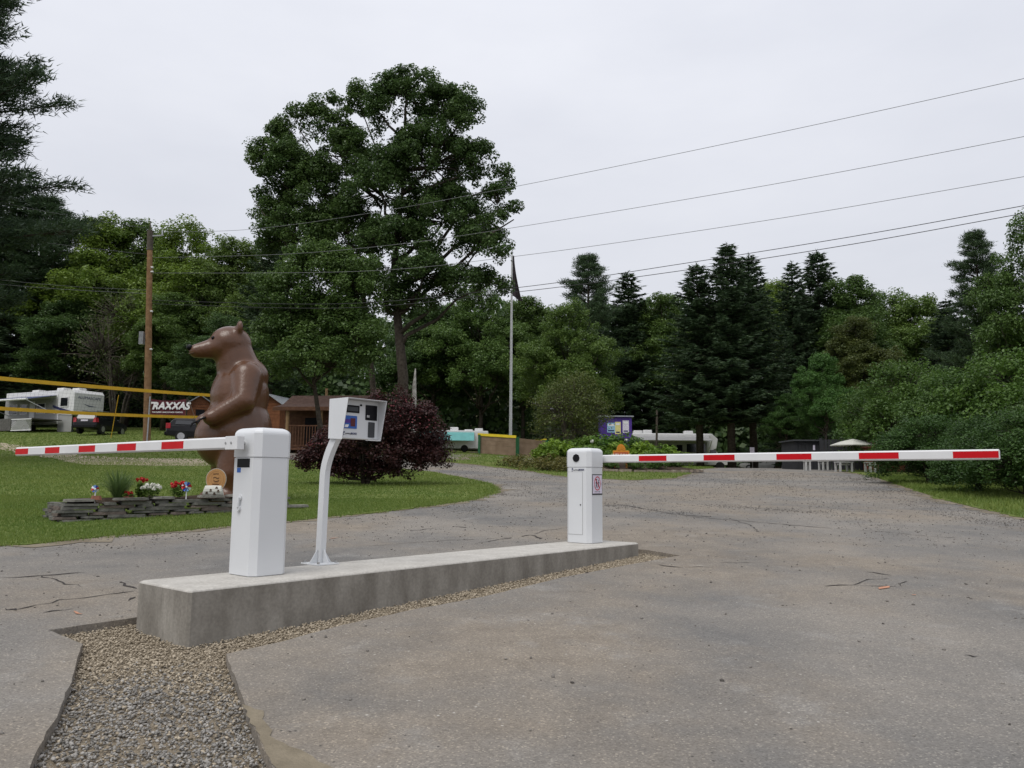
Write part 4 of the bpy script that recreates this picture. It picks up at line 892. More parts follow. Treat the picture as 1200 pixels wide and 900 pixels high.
put(DA, 18, 'broadleaf_tree', 70, 76, 350, 'dark low tree behind the camper awning', tint=DG, wide=1.4, rz=4.)
put(SA, 18, 'spruce_tree', 313, 58, 236, 'narrow spruce with spiky boughs at the left flank of the maple', tint=(.95, 1.05, 1.), wide=.95)
put(DA, 18, 'broadleaf_tree', 505, 86, 360, 'dark tree behind the plum-leaved shrub', tint=DG, wide=1.35, rz=1.)
put(DC, 18, 'broadleaf_tree', 560, 84, 336, 'pale green rounded tree just left of the flagpole', tint=(1.15, 1.2, 1.05), wide=1.0+.1*.85)
put(DB, 18, 'broadleaf_tree', 612, 86, 350, 'mid green tree right behind the flagpole', tint=MG, wide=1.0+.1*.9)
put(DC, 18, 'broadleaf_tree', 668, 62, 356, 'large light green tree behind the round brown-twigged bush', tint=(1.25, 1.25, .95), wide=.95+.1*.95, rz=4.4)
put(PB, 20, 'pine_tree', 690, 82, 300, 'wide-topped pine above the purple hut', tint=(1.1, 1.2, 1.15), wide=1.1)
put(SB, 18, 'spruce_tree', 738, 84, 318, 'dark tapering conifer right of the wide-topped pine', tint=(.9, 1, .9), wide=1.5)
put(DB, 18, 'broadleaf_tree', 778, 84, 345, 'mid green tree left of the spruce group', tint=(1.1, 1.12, .9), wide=.95+.1*.9, rz=2.2)
put(SA, 18, 'spruce_tree', 750, 82, 385, 'low dark conifer above the motorhome roof', tint=(.85, .95, .9), wide=1.5, rz=.4)
put(SA, 18, 'spruce_tree', 821, 58, 308, 'first tall spruce of the roadside group from the left', tint=(1., 1.1, 1.05), wide=1.4)
put(SA, 18, 'spruce_tree', 858, 57, 284, 'tallest spruce of the roadside group', tint=(.95, 1.05, 1.0), wide=1.4, rz=4.)
put(SA, 18, 'spruce_tree', 884, 59, 297, 'spruce standing right against the tallest spruce', tint=(.95, 1.05, 1.0), wide=1.35, rz=2.)
put(SB, 18, 'spruce_tree', 936, 66, 306, 'slim spruce right of the roadside group', tint=(.85, .95, .9), wide=1.1, rz=1.)
put(SA, 18, 'spruce_tree', 967, 68, 293, 'tall slim spruce rising alone above the right-hand treetops', tint=(.85, .95, .95), wide=1.3, rz=3.)
put(DA, 18, 'broadleaf_tree', 912, 74, 332, 'yellow-green crown between the spruces', tint=LG, wide=.95+.1*.8, rz=2.6)
put(DB, 18, 'broadleaf_tree', 1002, 66, 326, 'dark round-topped tree right of the slim spruces', tint=(.9, .98, .85), wide=.95+.1*.9, rz=.7)
put(DC, 18, 'broadleaf_tree', 1048, 70, 344, 'mid green tree left of the leaning pine', tint=MG, wide=.95+.1*.7, rz=5.)
put(DA, 18, 'broadleaf_tree', 1082, 66, 348, 'light green tree with a pale trunk beside the dark pointed spruce', tint=(1.25, 1.25, .95), wide=.95+.1*.7, rz=3.3)
put(SB, 18, 'spruce_tree', 1120, 56, 350, 'dark pointed spruce below the right-hand pine', tint=(.75, .85, .85), wide=1.5, rz=2.)
put(PB, 20, 'pine_tree', 1160, 50, 272, 'airy pine with sky between its boughs near the right edge', tint=(1.0, 1.1, 1.0), wide=.9, rz=2.)
put(DC, 18, 'broadleaf_tree', 1232, 46, 250, 'big leafy tree cut by the right edge', tint=(1.0, 1.08, .95), wide=.8, rz=1.)
put(DB, 18, 'broadleaf_tree', 1010, 52, 372, 'olive-brown rounded tree in the middle of the right-hand woods', tint=(1.0, .78, .75), wide=.95+.1*.75, rz=2.)
put(DA, 18, 'broadleaf_tree', 968, 50, 415, 'fresh green young tree above the charcoal shed', tint=(.9, 1.2, 1.0), wide=.95, rz=1.5)
put(DC, 18, 'broadleaf_tree', 925, 54, 462, 'low dark green tree behind the charcoal shed', tint=(.75, .95, .85), wide=1.2, rz=.5)
put(BA, 3.8, 'bush', 1066, 36, 422, 'tall rounded bush right of the parasol', 'bush', (.88, 1.0, .72), .95)
put(BB, 4.0, 'bush', 1030, 42, 455, 'green bush directly behind the parasol', 'bush', (.75, .9, .72), 1.0)
put(BB, 4.0, 'bush', 1128, 28, 432, 'large bush behind the boom tip', 'bush', (.85, .98, .75), 1.1, 1.)
put(BA, 3.8, 'bush', 1200, 25, 408, 'tall light bush at the right edge', 'bush', (.95, 1.1, .7), 1.0, 2.)
put(BA, 3.8, 'bush', 1090, 25, 486, 'low bush below the boom above the grass verge', 'bush', (.62, .8, .68), 1.3, 3.)
put(BB, 4.0, 'bush', 1145, 21, 490, 'dark dense bush right behind the boom tip at the verge', 'bush', (.6, .76, .66), 1.2, 4.)
put(BA, 3.8, 'bush', 1205, 18.5, 480, 'dark bush at the right edge beside the verge', 'bush', (.62, .78, .66), 1.2, 5.)
put(BB, 4.0, 'bush', 1270, 20, 430, 'bush just past the right edge of the verge', 'bush', (.9, 1, .8), 1.2, 1.5)
# bare grey thicket left of the pole
thk = broadleaf('thicket', 91, [(0, 0, 4.6, 1.6, 1.5, 1.4), (.9, 0, 3.2, 1.6, 1.5, 1.8), (-1., 0, 3.0, 1.6, 1.5, 1.8), (0, .2, 1.8, 1.9, 1.6, 1.5)], .06, 4.6, 900, 5, .10, (.25, .5), fork=.05, stems=6, base_spread=.5, barkm=M['twig'])
put(thk, 6.0, 'bare_thicket', 137, 72, 338, 'grey leafless thicket left of the utility pole', 'thicket', (.8, .7, .7), .85)
# round twiggy bush by the flower bed
rb = broadleaf('round_bush', 92, [(0, 0, 2.9, 1.5, 1.4, 1.2), (.8, 0, 2.1, 1.4, 1.4, 1.3), (-.8, 0, 2.1, 1.4, 1.4, 1.3), (0, -.3, 1.4, 1.8, 1.6, 1.2)], .06, 3., 520, 26, .095, (.25, .45), fork=.08, stems=5, base_spread=.45, barkm=M['twig'])
put(rb, 4.1, 'round_bush', 672, 44, 436, 'round brownish-green bush left of the purple hut', 'bush', (1.15, .92, .8), .98)
# plum-leaved shrub
pb_ = onG(428, 22.3)
pl_l = lobes_px(pb_, 22.3, [(458, 490, 34, 28), (425, 503, 40, 30), (490, 505, 30, 34), (388, 524, 26, 20), (440, 525, 60, 30), (500, 525, 24, 20), (368, 537, 20, 13), (470, 540, 40, 18), (405, 540, 36, 18), (505, 540, 16, 12), (358, 548, 12, 12), (425, 553, 26, 9), (460, 552, 30, 12), (392, 552, 20, 10)])
plum = broadleaf('plum_shrub', 93, pl_l, .05, 2.2, 620, 75, .078, (.12, .32), flat=.8, leafm=M['plum'], stems=6, fork=.06, base_spread=.16, droop=.6, rmin=.3)
e = plant(plum, 'plum_shrub', pb_, 1, 'wide plum-leaved shrub behind the payment terminal', 'shrub')
rg = np.random.default_rng(94); n = 900; cc = np.array(pl_l)[rg.choice(4, n)]; d = sph(n, rg); d[:, 2] = np.abs(d[:, 2]); q = cc[:, :3] + d * cc[:, 3:6] * rg.uniform(.9, 1.12, n)[:, None]
V, F = leaves(q, d + np.array([0, 0, .5]), .07 * rg.uniform(.7, 1.2, n), rg, .6); tag(link('new_shoots', np_mesh('new_shoots', V, F, rg.random(n), M['plumnew']), e), 'reddish young leaves at the top')
# dead trunk behind the plum shrub
b = MB(); p_ = onG(484, 40); b.tube([p_ + np.array([0, 0, -.1]), p_ + np.array([.03, 0, 1.5]), p_ + np.array([-.02, 0, 3.4]), p_ + np.array([.02, 0, 4.4])], [.16, .13, .11, .03], 9); tag(b.build('dead_trunk', M['birch']), 'pale bare trunk rising behind the plum-leaved shrub', 'tree trunk')
# the wood behind, one dark mass
Vs, Fs, Rn, o_ = [], [], [], 0; rg = np.random.default_rng(101)
for k in range(84):
    u = -260 + 1720 * (k + rg.uniform(-.3, .3)) / 84; Y = rg.uniform(84, 112); vt = (300 if u < 330 else 352 if u < 1050 else 372) + rg.uniform(-8, 22); p_, h = height_to(u, vt, Y)
    n = 1700; t = rg.random(n) ** 1.25; d = sph(n, rg); w_ = 5.2 * (1 - .65 * t ** 2) * rg.uniform(.8, 1.2)
    C = p_ + np.column_stack([d[:, 0] * w_, d[:, 1] * w_ * .7, t * h * .97 + .3]); V, F = leaves(C, d + np.array([0, -.2, .6]), .75 * rg.uniform(.6, 1.3, n), rg, .7); Vs.append(V); Fs.append(F + o_); Rn.append(rg.random(n)); o_ += len(V)
fw = tag(link('far_woodland', np_mesh('far_woodland', np.concatenate(Vs), np.concatenate(Fs), np.concatenate(Rn), M['leaf'])), 'dark mass of woodland behind the front trees', 'woodland', kind='stuff'); fw.color = (.7, .8, .8, 1)
# low undergrowth along the foot of the wood
Vs, Fs, Rn, o_ = [], [], [], 0
for k in range(120):
    u = -240 + 1660 * (k + rg.uniform(-.4, .4)) / 120; Y = rg.uniform(82, 90) if not 480 < u < 900 else rg.uniform(90, 98); p_ = onG(u, Y); n = 620; d = sph(n, rg); d[:, 2] = np.abs(d[:, 2]); C = p_ + d * np.array([2.6, 2., rg.uniform(3.5, 6.5)]) * (rg.random(n) ** .35)[:, None]
    V, F = leaves(C, d + np.array([0, -.3, .6]), .38 * rg.uniform(.6, 1.3, n), rg, .7); Vs.append(V); Fs.append(F + o_); Rn.append(rg.random(n)); o_ += len(V)
ug = tag(link('undergrowth', np_mesh('undergrowth', np.concatenate(Vs), np.concatenate(Fs), np.concatenate(Rn), M['leaf'])), 'dark undergrowth along the foot of the woods', 'undergrowth', kind='stuff'); ug.color = (.7, .8, .75, 1)

# ------------------------------------------------------------------ utility pole and overhead wires
pp = onG(172, 40); ptop = P(176, 268, 40)
e = empty('utility_pole', pp, 0, 'brown wooden utility pole left of the bear statue', 'utility pole')
h = float(ptop[2] - pp[2]); dx = float(ptop[0] - pp[0])
at = lambda t: (dx * t, 0, h * t)
MB().tube([(0, 0, -.3), at(.3), at(.6), at(.97)], [.19, .175, .155, .13], 14).build('shaft', M['pole_wood'], e)
b = MB(); b.tube([at(.9), at(.99)], [.15, .15], 12); b.tube([at(.99), at(1.035)], [.03, .03], 8); b.build('pole_top', M['twig'], e)
b = MB(); x_, y_, z_ = at(.965); b.bar((x_, y_, z_), (x_ + .75, y_ - .1, z_ + .03), .07, .07); b.tube([(x_ + .68, y_ - .1, z_ + .05), (x_ + .68, y_ - .1, z_ + .3)], [.05, .03], 8); b.build('insulator_arm', M['galv'], e)
b = MB(); x_, y_, z_ = at(.50); b.box((x_ - .42, y_ - .18, z_ - .33), (x_ - .2, y_ + .06, z_ + .33)); b.build('meter_box', M['galv'], e)
b = MB(); b.tube([(dx * .1 + .12, -.19, h * .02), (dx * .1 + .14, -.19, h * .24)], .035, 6); b.build('conduit', M['galv'], e)
for t in (.82, .80, .62, .45): b = MB(); x_, y_, z_ = at(t); b.disc((x_ + .17, y_ - .08, z_), (1, 0, 0), .045, .12, 8); b.build('pole_insulator', M['white_print'], e)
def wire(pts, r, label, m=None):
    """a sagging cable through survey points (u, v, depth)"""
    Q = [P(*p_) for p_ in pts]; out = []
    inv = [1 / p_[2] for p_ in pts]
    n = len(Q)
    for i in range(n - 1):
        p0, p1, p2, p3 = Q[max(i - 1, 0)], Q[i], Q[i + 1], Q[min(i + 2, n - 1)]
        for k in range(10):
            t = k / 10; out.append(.5 * ((2 * p1) + (-p0 + p2) * t + (2 * p0 - 5 * p1 + 4 * p2 - p3) * t * t + (-p0 + 3 * p1 - 3 * p2 + p3) * t ** 3))
    out.append(Q[-1]); b = MB(); b.tube(out, r, 5); tag(b.build('overhead_wire', m or M['wire']), label, 'wire', 'overhead wires')
wl = M['wirelight']
wire([(187, 272, 40), (290, 269, 37.5), (420, 252, 34.5), (607, 218, 31), (900, 158, 26.5), (1200, 92, 23), (1480, 26, 20.5)], .0095, 'topmost overhead wire running from the pole top to the upper right', wl)
wire([(180, 302, 40), (330, 298, 36.5), (460, 287, 34), (607, 266, 31), (900, 217, 26.5), (1200, 160, 23), (1480, 104, 20.5)], .0095, 'second overhead wire from the top', wl)
wire([(178, 320, 40), (420, 318, 35), (607, 300, 31), (900, 258, 26.5), (1200, 207, 23), (1480, 158, 20.5)], .0095, 'third overhead wire from the top', wl)
wire([(178, 352, 40), (400, 356, 35), (607, 337, 31), (800, 309, 28), (1000, 277, 25), (1200, 241, 23), (1480, 188, 20.5)], .0125, 'fourth overhead wire, upper of the close pair')
wire([(178, 356, 40), (400, 361, 35), (607, 342, 31), (800, 317, 28), (1000, 286, 25), (1200, 250, 23), (1480, 200, 20.5)], .0125, 'lowest overhead wire, lower of the close pair')
wire([(176, 268, 40), (100, 256, 37), (0, 237, 33), (-180, 196, 28)], .009, 'wire leaving the pole top towards the left edge', wl)
wire([(172, 298, 40), (90, 289, 37), (0, 276, 33), (-180, 244, 28)], .0095, 'wire below the pole top running to the left edge', wl)
wire([(172, 340, 40), (90, 336, 37), (0, 328, 33), (-180, 308, 28)], .0095, 'upper of two low wires left of the pole', wl)
wire([(172, 344, 40), (90, 340, 37), (0, 333, 33), (-180, 314, 28)], .0125, 'lower of two low wires left of the pole', wl)

# ------------------------------------------------------------------ net with yellow tapes over the lawn
N0, N1 = P(-150, 429, 19.5), P(252, 463.5, 33)
M0, M1 = P(-150, 468, 19.5), P(238, 489, 33)
e = empty('volleyball_net', (N1[0], N1[1], g(N1[0], N1[1])), 0, 'volleyball net with yellow tapes strung across the lawn', 'net'); oN = np.array(e.location)
def tape(name, a_, b_, w_, sag):
    b = MB(); n = 14; lo = []
    dv = (b_ - a_); dv = dv / np.linalg.norm(dv); nn = np.cross(dv, [0, 0, 1.])
    for k in range(n + 1):
        t = k / n; c_ = a_ + (b_ - a_) * t - oN - np.array([0, 0, sag * 4 * t * (1 - t)]); lo.append([c_ + nn * .012 + np.array([0, 0, -w_]), c_ - nn * .012 + np.array([0, 0, -w_]), c_ - nn * .012 + np.array([0, 0, w_]), c_ + nn * .012 + np.array([0, 0, w_])])
    b.loft(lo); b.build(name, M['yellow'], e)
tape('top_tape', N0, N1, .06, .05); tape('bottom_tape', M0, M1, .055, .08)
for Q_, nm in ((N1, 'right'), (N0, 'left')):
    gz = g(Q_[0], Q_[1]); b = MB(); b.tube([np.array([Q_[0], Q_[1], gz - .2]) - oN, np.array([Q_[0], Q_[1], Q_[2] + .1]) - oN], .045, 10); b.build('post', M['galv'], e)
b = MB(); a_, c_ = P(221, 468, 33.2), onG(238, 31.5) ; b.tube([a_ - oN, P(236, 512, 31.5) - oN], .0095, 5); b.build('guy_line', M['twig'], e)
b = MB(); b.tube([P(139, 463, 27.6) - oN, P(130, 513, 28.2) - oN], .012, 5); b.build('side_tape', M['yellow'], e)
# fine netting between the tapes
b = MB(); n = 90
for k in range(1, n):
    t = k / n; p_ = N0 + (N1 - N0) * t; q_ = M0 + (M1 - M0) * t; b.tube([p_ - oN - np.array([0, 0, .05 * 4 * t * (1 - t)]), q_ - oN - np.array([0, 0, .08 * 4 * t * (1 - t)])], .0018, 3, cap=False)
for r_ in np.linspace(.1, .9, 8): b.tube([N0 + (M0 - N0) * r_ - oN, (N0 + N1) / 2 * (1 - r_) + (M0 + M1) / 2 * r_ - oN - np.array([0, 0, .065]), N1 + (M1 - N1) * r_ - oN], .0018, 3, cap=False)
o = b.build('netting', M['black'], e); o['kind'] = 'stuff'

# ------------------------------------------------------------------ campers, cars, huts
def panes(par, name, rects, m, fm, th=.02, frame_m=None):
    """flat rectangles (x0, x1, z0, z1) on the plane fm"""
    for x0, x1, z0, z1 in rects:
        b = MB(); b.box((x0, z0, -.02), (x1, z1, th)); b.v = [tuple(fm @ Vector(q)) for q in b.v]; o = b.build(name, m, par)
        if frame_m:
            for a_ in ((x0 - .05, x1 + .05, z1, z1 + .05), (x0 - .05, x1 + .05, z0 - .05, z0), (x0 - .05, x0, z0, z1), (x1, x1 + .05, z0, z1)):
                b = MB(); b.box((a_[0], a_[2], -.02), (a_[1], a_[3], th + .015)); b.v = [tuple(fm @ Vector(q)) for q in b.v]; b.build('frame', frame_m, o)
# fifth-wheel camper: local x runs along the side (to the left and back), y across the end
c0 = onG(84, 64); dirx = np.array([-.9, .44]); ang = math.atan2(dirx[1], dirx[0]) - math.pi       # local +x points right-front
e = empty('camper_trailer', c0, math.atan2(.44, -.9) + math.pi, 'white fifth-wheel camper with an open awning left of the black SUV', 'camper')
# local frame: -x to the left/back, y to the back/right
Lc, Wc, H0c, H1c = 9.0, 2.7, .75, 3.55
prof = [(-Lc, H0c), (-1.9, H0c), (-1.9, 1.55), (-.25, 1.45), (0, 1.6), (0, H1c - .25), (-.25, H1c), (-Lc, H1c)]
MB().prism(prof, 0, Wc).build('body', M['rv_white'], e, None, None, .03)
MB().box((-Lc, -.02, H0c + .03), (-2.0, 0, 2.9)).build('grey_side', M['rv_grey'], e)  # awning shade put into the colour: grey sheet over the white side
panes(e, 'window', [(-8.4, -7.3, 1.7, 2.5), (-6.8, -6.0, 1.7, 2.5), (-4.6, -3.6, 1.7, 2.5), (-1.6, -.7, 2.2, 2.9)], M['glass'], frame((0, -.03, 0), (1, 0, 0), (0, 0, 1)), .02, M['rv_white'])
panes(e, 'entry_door', [(-5.6, -4.95, .85, 2.75)], M['rv_white'], frame((0, -.03, 0), (1, 0, 0), (0, 0, 1)))
b = MB(); b.add([(-2.6, -.04, 2.35), (-1.5, -.04, 2.05), (-.05, -.04, 1.75), (-.05, -.04, 1.62), (-1.5, -.04, 1.85), (-2.6, -.04, 2.15)], [(0, 1, 2, 3, 4, 5)]); b.build('swoosh', M['navy'], e)
fm = frame((.012, Wc / 2, 2.92), (0, 1, 0), (0, 0, 1))
text('camper_name', 'ALUMASCAPE', .34, M['rv_blue'], e, fm, extr=.002)
b = MB(); b.add([(.013, .75, 2.45), (.013, 1.3, 2.33), (.013, 2.1, 2.25), (.013, 1.35, 2.23), (.013, 1.2, 2.28)], [(0, 1, 2, 3, 4)]); b.build('emblem', M['rv_blue'], e)
for x_, s_ in ((-3.2, .35), (-1.2, .25), (-6.5, .3)): MB().box((x_ - .45, .9, H1c - .01), (x_ + .45, 1.6, H1c + s_)).build('roof_unit', M['rv_white'], e, None, None, .06)
# awning roll and cloth
b = MB(); aw = lambda x_: [(x_, -.02, 3.15), (x_, -2.5, 2.62), (x_, -2.5, 2.59), (x_, -.02, 3.12)]
b.loft([aw(-8.6), aw(-2.2)]); b.build('awning', [M['rv_blue']], e)
b = MB(); b.tube([(-8.7, -2.55, 2.6), (-2.1, -2.55, 2.6)], .09, 10); b.build('awning_roller', M['rv_white'], e)
for x_ in (-8.5, -2.3): b = MB(); b.bar((x_, -.03, 1.6), (x_, -2.5, 2.56), .05, .05); b.build('awning_arm', M['white_rough'], e)
MB().box((-8.8, .05, H1c - .55), (-2.0, .06 - .09, H1c - .25)).build('awning_case', M['rv_white'], e)
for x_ in (-6.3, -5.4): b = MB(); b.disc((x_, .15, .38), (0, 1, 0), .38, .24, 18); w_ = b.build('wheel', M['tyre'], e); MB().disc((x_, .02, .38), (0, 1, 0), .2, .06, 12).build('rim', M['rim'], w_)
b = MB(); b.tube([(-.5, .4, .05), (-.5, .4, 1.5)], .06, 8); b.tube([(-.5, Wc - .4, .05), (-.5, Wc - .4, 1.5)], .06, 8); b.build('landing_leg', M['grey'], e)
MB().box((-1.95, .05, .1), (-.2, .09, 1.5)).build('nose_skirt', M['rv_grey'], e)
# deck in front of it, with board skirting and a white lattice
dk = empty('camper_deck', c0, math.atan2(.44, -.9) + math.pi, 'weathered deck with white lattice skirting under the camper awning', 'deck')
MB().box((-9.2, -2.6, .98), (-1.2, -.1, 1.06)).build('deck_floor', M['deckwood'], dk)
k = 0
for x_ in np.arange(-9.2, -3.8, .3): MB().box((x_, -2.62, .1), (x_ + .285, -2.59, .98)).build('skirt_board', M['deckwood'], dk)
lt = MB()
for t in np.arange(-3.7, -.6, .16):
    for s_ in (-1, 1):
        a_ = np.array([t, -2.60 - .008 * s_, .1]); c_ = np.array([t + s_ * .85, -2.60 - .008 * s_, .98 + .0]); 
        lo_, hi_ = -3.75, -1.2
        if s_ > 0 and c_[0] > hi_: f_ = (hi_ - a_[0]) / .85; c_ = a_ + (c_ - a_) * max(f_, 0.02)
        if s_ < 0 and c_[0] < lo_: f_ = (a_[0] - lo_) / .85; c_ = a_ + (c_ - a_) * max(f_, 0.02)
        if a_[0] < hi_: lt.bar(a_, c_, .012, .05, (0, 1, 0))
lt.build('lattice', M['rv_white'], dk)['kind'] = 'stuff'
for z_ in (.1, .98): MB().bar((-3.75, -2.62, z_), (-1.2, -2.62, z_), .03, .07).build('lattice_rail', M['rv_white'], dk)
for k in range(4): MB().box((-10.6 + k * .32, -2.4, .1), (-10.3 + k * .32, -1.2, .28 + k * .22)).build('step', M['rv_grey'], dk)

def suv(name, loc, rz, label, m, hb=1.68):
    """local x forward, y left"""
    e = empty(name, loc, rz, label, 'car'); k = hb / 1.68
    secs = [(-2.25, .45, .80, .80), (-2.2, .40, 1.0, .88), (-1.2, .32, 1.02, .91), (.9, .32, 1.0, .91), (1.6, .34, .95, .90), (2.15, .42, .82, .84), (2.28, .5, .7, .78)]
    b = MB(); b.loft([[(x_, -w_, z0), (x_, w_, z0), (x_, w_ + .02, (z0 + z1) / 2), (x_, w_ - .04, z1), (x_, -w_ + .04, z1), (x_, -w_ - .02, (z0 + z1) / 2)] for x_, z0, z1, w_ in secs]); b.build('body', m, e, None, None, .02)
    b = MB(); b.loft([[(-2.15, -.80, 1.0), (-2.15, .80, 1.0), (1.05, .84, 1.0), (1.05, -.84, 1.0)], [(-1.9, -.68, hb - .12), (-1.9, .68, hb - .12), (.15, .68, hb - .1), (.15, -.68, hb - .1)], [(-1.7, -.6, hb), (-1.7, .6, hb), (-.1, .6, hb), (-.1, -.6, hb)]]); b.build('cabin', m, e, None, None, .02)
    b = MB(); b.add([(-2.135, -.68, 1.08), (-2.135, .68, 1.08), (-1.945, .6, hb - .16), (-1.945, -.6, hb - .16)], [(0, 1, 2, 3)]); b.v = [(x_ - .02, y_, z_) for x_, y_, z_ in b.v]; b.build('rear_window', M['glass'], e)
    for s_ in (-1, 1):
        for x0, x1 in ((-1.75, -.75), (-.65, .35)):
            b = MB(); y0, y1 = s_ * .835, s_ * .715; b.add([(x0, y0, 1.08), (x1 + .2, y0, 1.08), (x1 - .05, y1, hb - .17), (x0 + .05, y1, hb - .17)], [(0, 1, 2, 3)]); b.build('side_window', M['glass'], e)
        b = MB(); b.loft([[(-2.27, s_ * .62, .82), (-2.27, s_ * .86, .82), (-2.27, s_ * .84, 1.15), (-2.2, s_ * .66, 1.15)], [(-2.0, s_ * .65, .82), (-2.0, s_ * .93, .82), (-2.0, s_ * .88, 1.15), (-2.0, s_ * .68, 1.15)]]); b.build('tail_light', M['tail'], e)
        b = MB(); b.ball((.55, s_ * .98, 1.08), (.09, .1, .08), 8, 6); b.build('mirror', m, e)
        for x_ in (-1.38, 1.38):
            b = MB(); b.disc((x_, s_ * .82, .35), (0, 1, 0), .35, .22, 20); w_ = b.build('wheel', M['tyre'], e); MB().disc((x_, s_ * .935, .35), (0, 1, 0), .22, .02, 12).build('rim', M['rim'], w_)
    b = MB(); b.box((-2.34, -.82, .42), (-2.2, .82, .62)); b.build('bumper', M['black'], e, None, None, .03)
    MB().box((-2.30, -.26, .88), (-2.255, .26, 1.0)).build('number_plate', M['poster_p'], e)
    for s_ in (-1, 1): b = MB(); b.bar((-1.7, s_ * .58, hb + .06), (-.1, s_ * .58, hb + .06), .04, .03); b.build('roof_rail', M['rv_grey'], e)
    return e
suv('parked_car', onG(118, 60), math.radians(88), 'black SUV parked beside the white camper, rear to the camera', M['car_black'], 1.66)
suv('parked_car', onG(240, 50), math.radians(20), 'black car half hidden behind the bear statue near the orange shed', M['car_black'], 1.5)

# banner between two posts
b0, b1 = P(176, 468, 50), P(218, 468, 50); z0, z1 = P(200, 487, 50)[2], P(200, 467.5, 50)[2]
e = empty('banner', (b0[0], b0[1], g(b0[0], b0[1])), 0, 'maroon vinyl banner with white lettering right of the utility pole', 'banner'); ow = np.array(e.location); wB = b1[0] - b0[0]
b = MB(); n = 12; loops = []
for k in range(n + 1): x_ = wB * k / n; sag = .12 * math.sin(math.pi * k / n); loops.append([(x_, .06 * math.sin(k * .9), z0 - ow[2]), (x_, .06 * math.sin(k * .9) + .02, z0 - ow[2]), (x_, .02, z1 - ow[2] - sag), (x_, 0, z1 - ow[2] - sag)])
b.loft(loops); sh_ = b.build('sheet', M['maroon'], e)
text('lettering', 'TRAXXAS', .62, M['white_print'], sh_, frame((wB * .52, -.09, (z0 + z1) / 2 - ow[2] + .06), (1, 0, 0), (0, 0, 1)), bold=.03, shear=.25)
text('lettering', 'THE FASTEST NAME IN RADIO CONTROL', .105, M['white_print'], sh_, frame((wB * .52, -.09, z0 - ow[2] + .2), (1, 0, 0), (0, 0, 1)), bold=.004)
for x_ in (-.06, wB + .06): MB().tube([(x_, .05, -.1), (x_, .05, z1 - ow[2] + .1)], .05, 8).build('post', M['bark'], e)

def log_hut(name, loc, rz, w_, d_, hw, hr, label, wall, roof, over=.35, eave='x', post=None):
    """plank-sided hut: local x = width, front at y = 0, ridge along x (eave 'x') or along y"""
    e = empty(name, loc, rz, label, 'hut'); n = int(hw / .2)
    wl_ = MB().box((.03, .03, 0), (w_ - .03, d_ - .03, hw - .01)).build('wall', wall, e)
    for k in range(n):
        z_ = k * hw / n
        for a_, c_ in (((0, 0, z_), (w_, .06, z_ + hw / n - .02)), ((0, .06, z_), (.06, d_, z_ + hw / n - .02)), ((w_ - .06, .06, z_), (w_, d_, z_ + hw / n - .02))):
            MB().box(a_, c_).build('plank', wall, wl_)
    if eave == 'x':
        g_ = MB()
        for x_ in (.02, w_ - .08): g_.loft([[(x_, 0, hw), (x_, d_, hw), (x_, d_ / 2, hw + hr)], [(x_ + .06, 0, hw), (x_ + .06, d_, hw), (x_ + .06, d_ / 2, hw + hr)]])
        g_.build('gable', wall, e); r_ = MB(); k = hr / (d_ / 2)
        for s_ in (0, 1):
            y0, y1 = (-over, d_ / 2) if s_ == 0 else (d_ + over, d_ / 2); za, zb_ = hw - over * k, hw + hr
            r_.loft([[(-over, y0, za + .02), (w_ + over, y0, za + .02), (w_ + over, y0, za + .09), (-over, y0, za + .09)], [(-over, y1, zb_ + .02), (w_ + over, y1, zb_ + .02), (w_ + over, y1, zb_ + .09), (-over, y1, zb_ + .09)]])
        r_.build('roof', roof, e)
    else:
        g_ = MB()
        for y_ in (.02, d_ - .08): g_.loft([[(0, y_, hw), (w_, y_, hw), (w_ / 2, y_, hw + hr)], [(0, y_ + .06, hw), (w_, y_ + .06, hw), (w_ / 2, y_ + .06, hw + hr)]])
        g_.build('gable', wall, e); r_ = MB(); k = hr / (w_ / 2)
        for s_ in (0, 1):
            x0, x1 = (-over, w_ / 2) if s_ == 0 else (w_ + over, w_ / 2); za, zb_ = hw - over * k, hw + hr
            r_.loft([[(x0, -over, za + .02), (x0, d_ + over, za + .02), (x0, d_ + over, za + .09), (x0, -over, za + .09)], [(x1, -over, zb_ + .02), (x1, d_ + over, zb_ + .02), (x1, d_ + over, zb_ + .09), (x1, -over, zb_ + .09)]])
        r_.build('roof', roof, e)
    return e
# orange shed: gable end to the camera-left, grey metal roof falling to the right
p_ = onG(217, 52); hgt = float(P(225, 473, 52)[2] - p_[2])
e = log_hut('log_shed', p_, math.radians(28), 1.6, 2.6, hgt, .55, 'small orange log shed with a grey metal roof right of the banner', M['log_orange'], M['roof_metal'], .2, 'y')
dr = MB().box((.55, -.02, 0), (1.1, .02, hgt - .35)).build('door', M['black'], e); MB().box((.5, -.04, hgt - .35), (1.15, .0, hgt - .28)).build('lintel', M['log_orange'], dr)
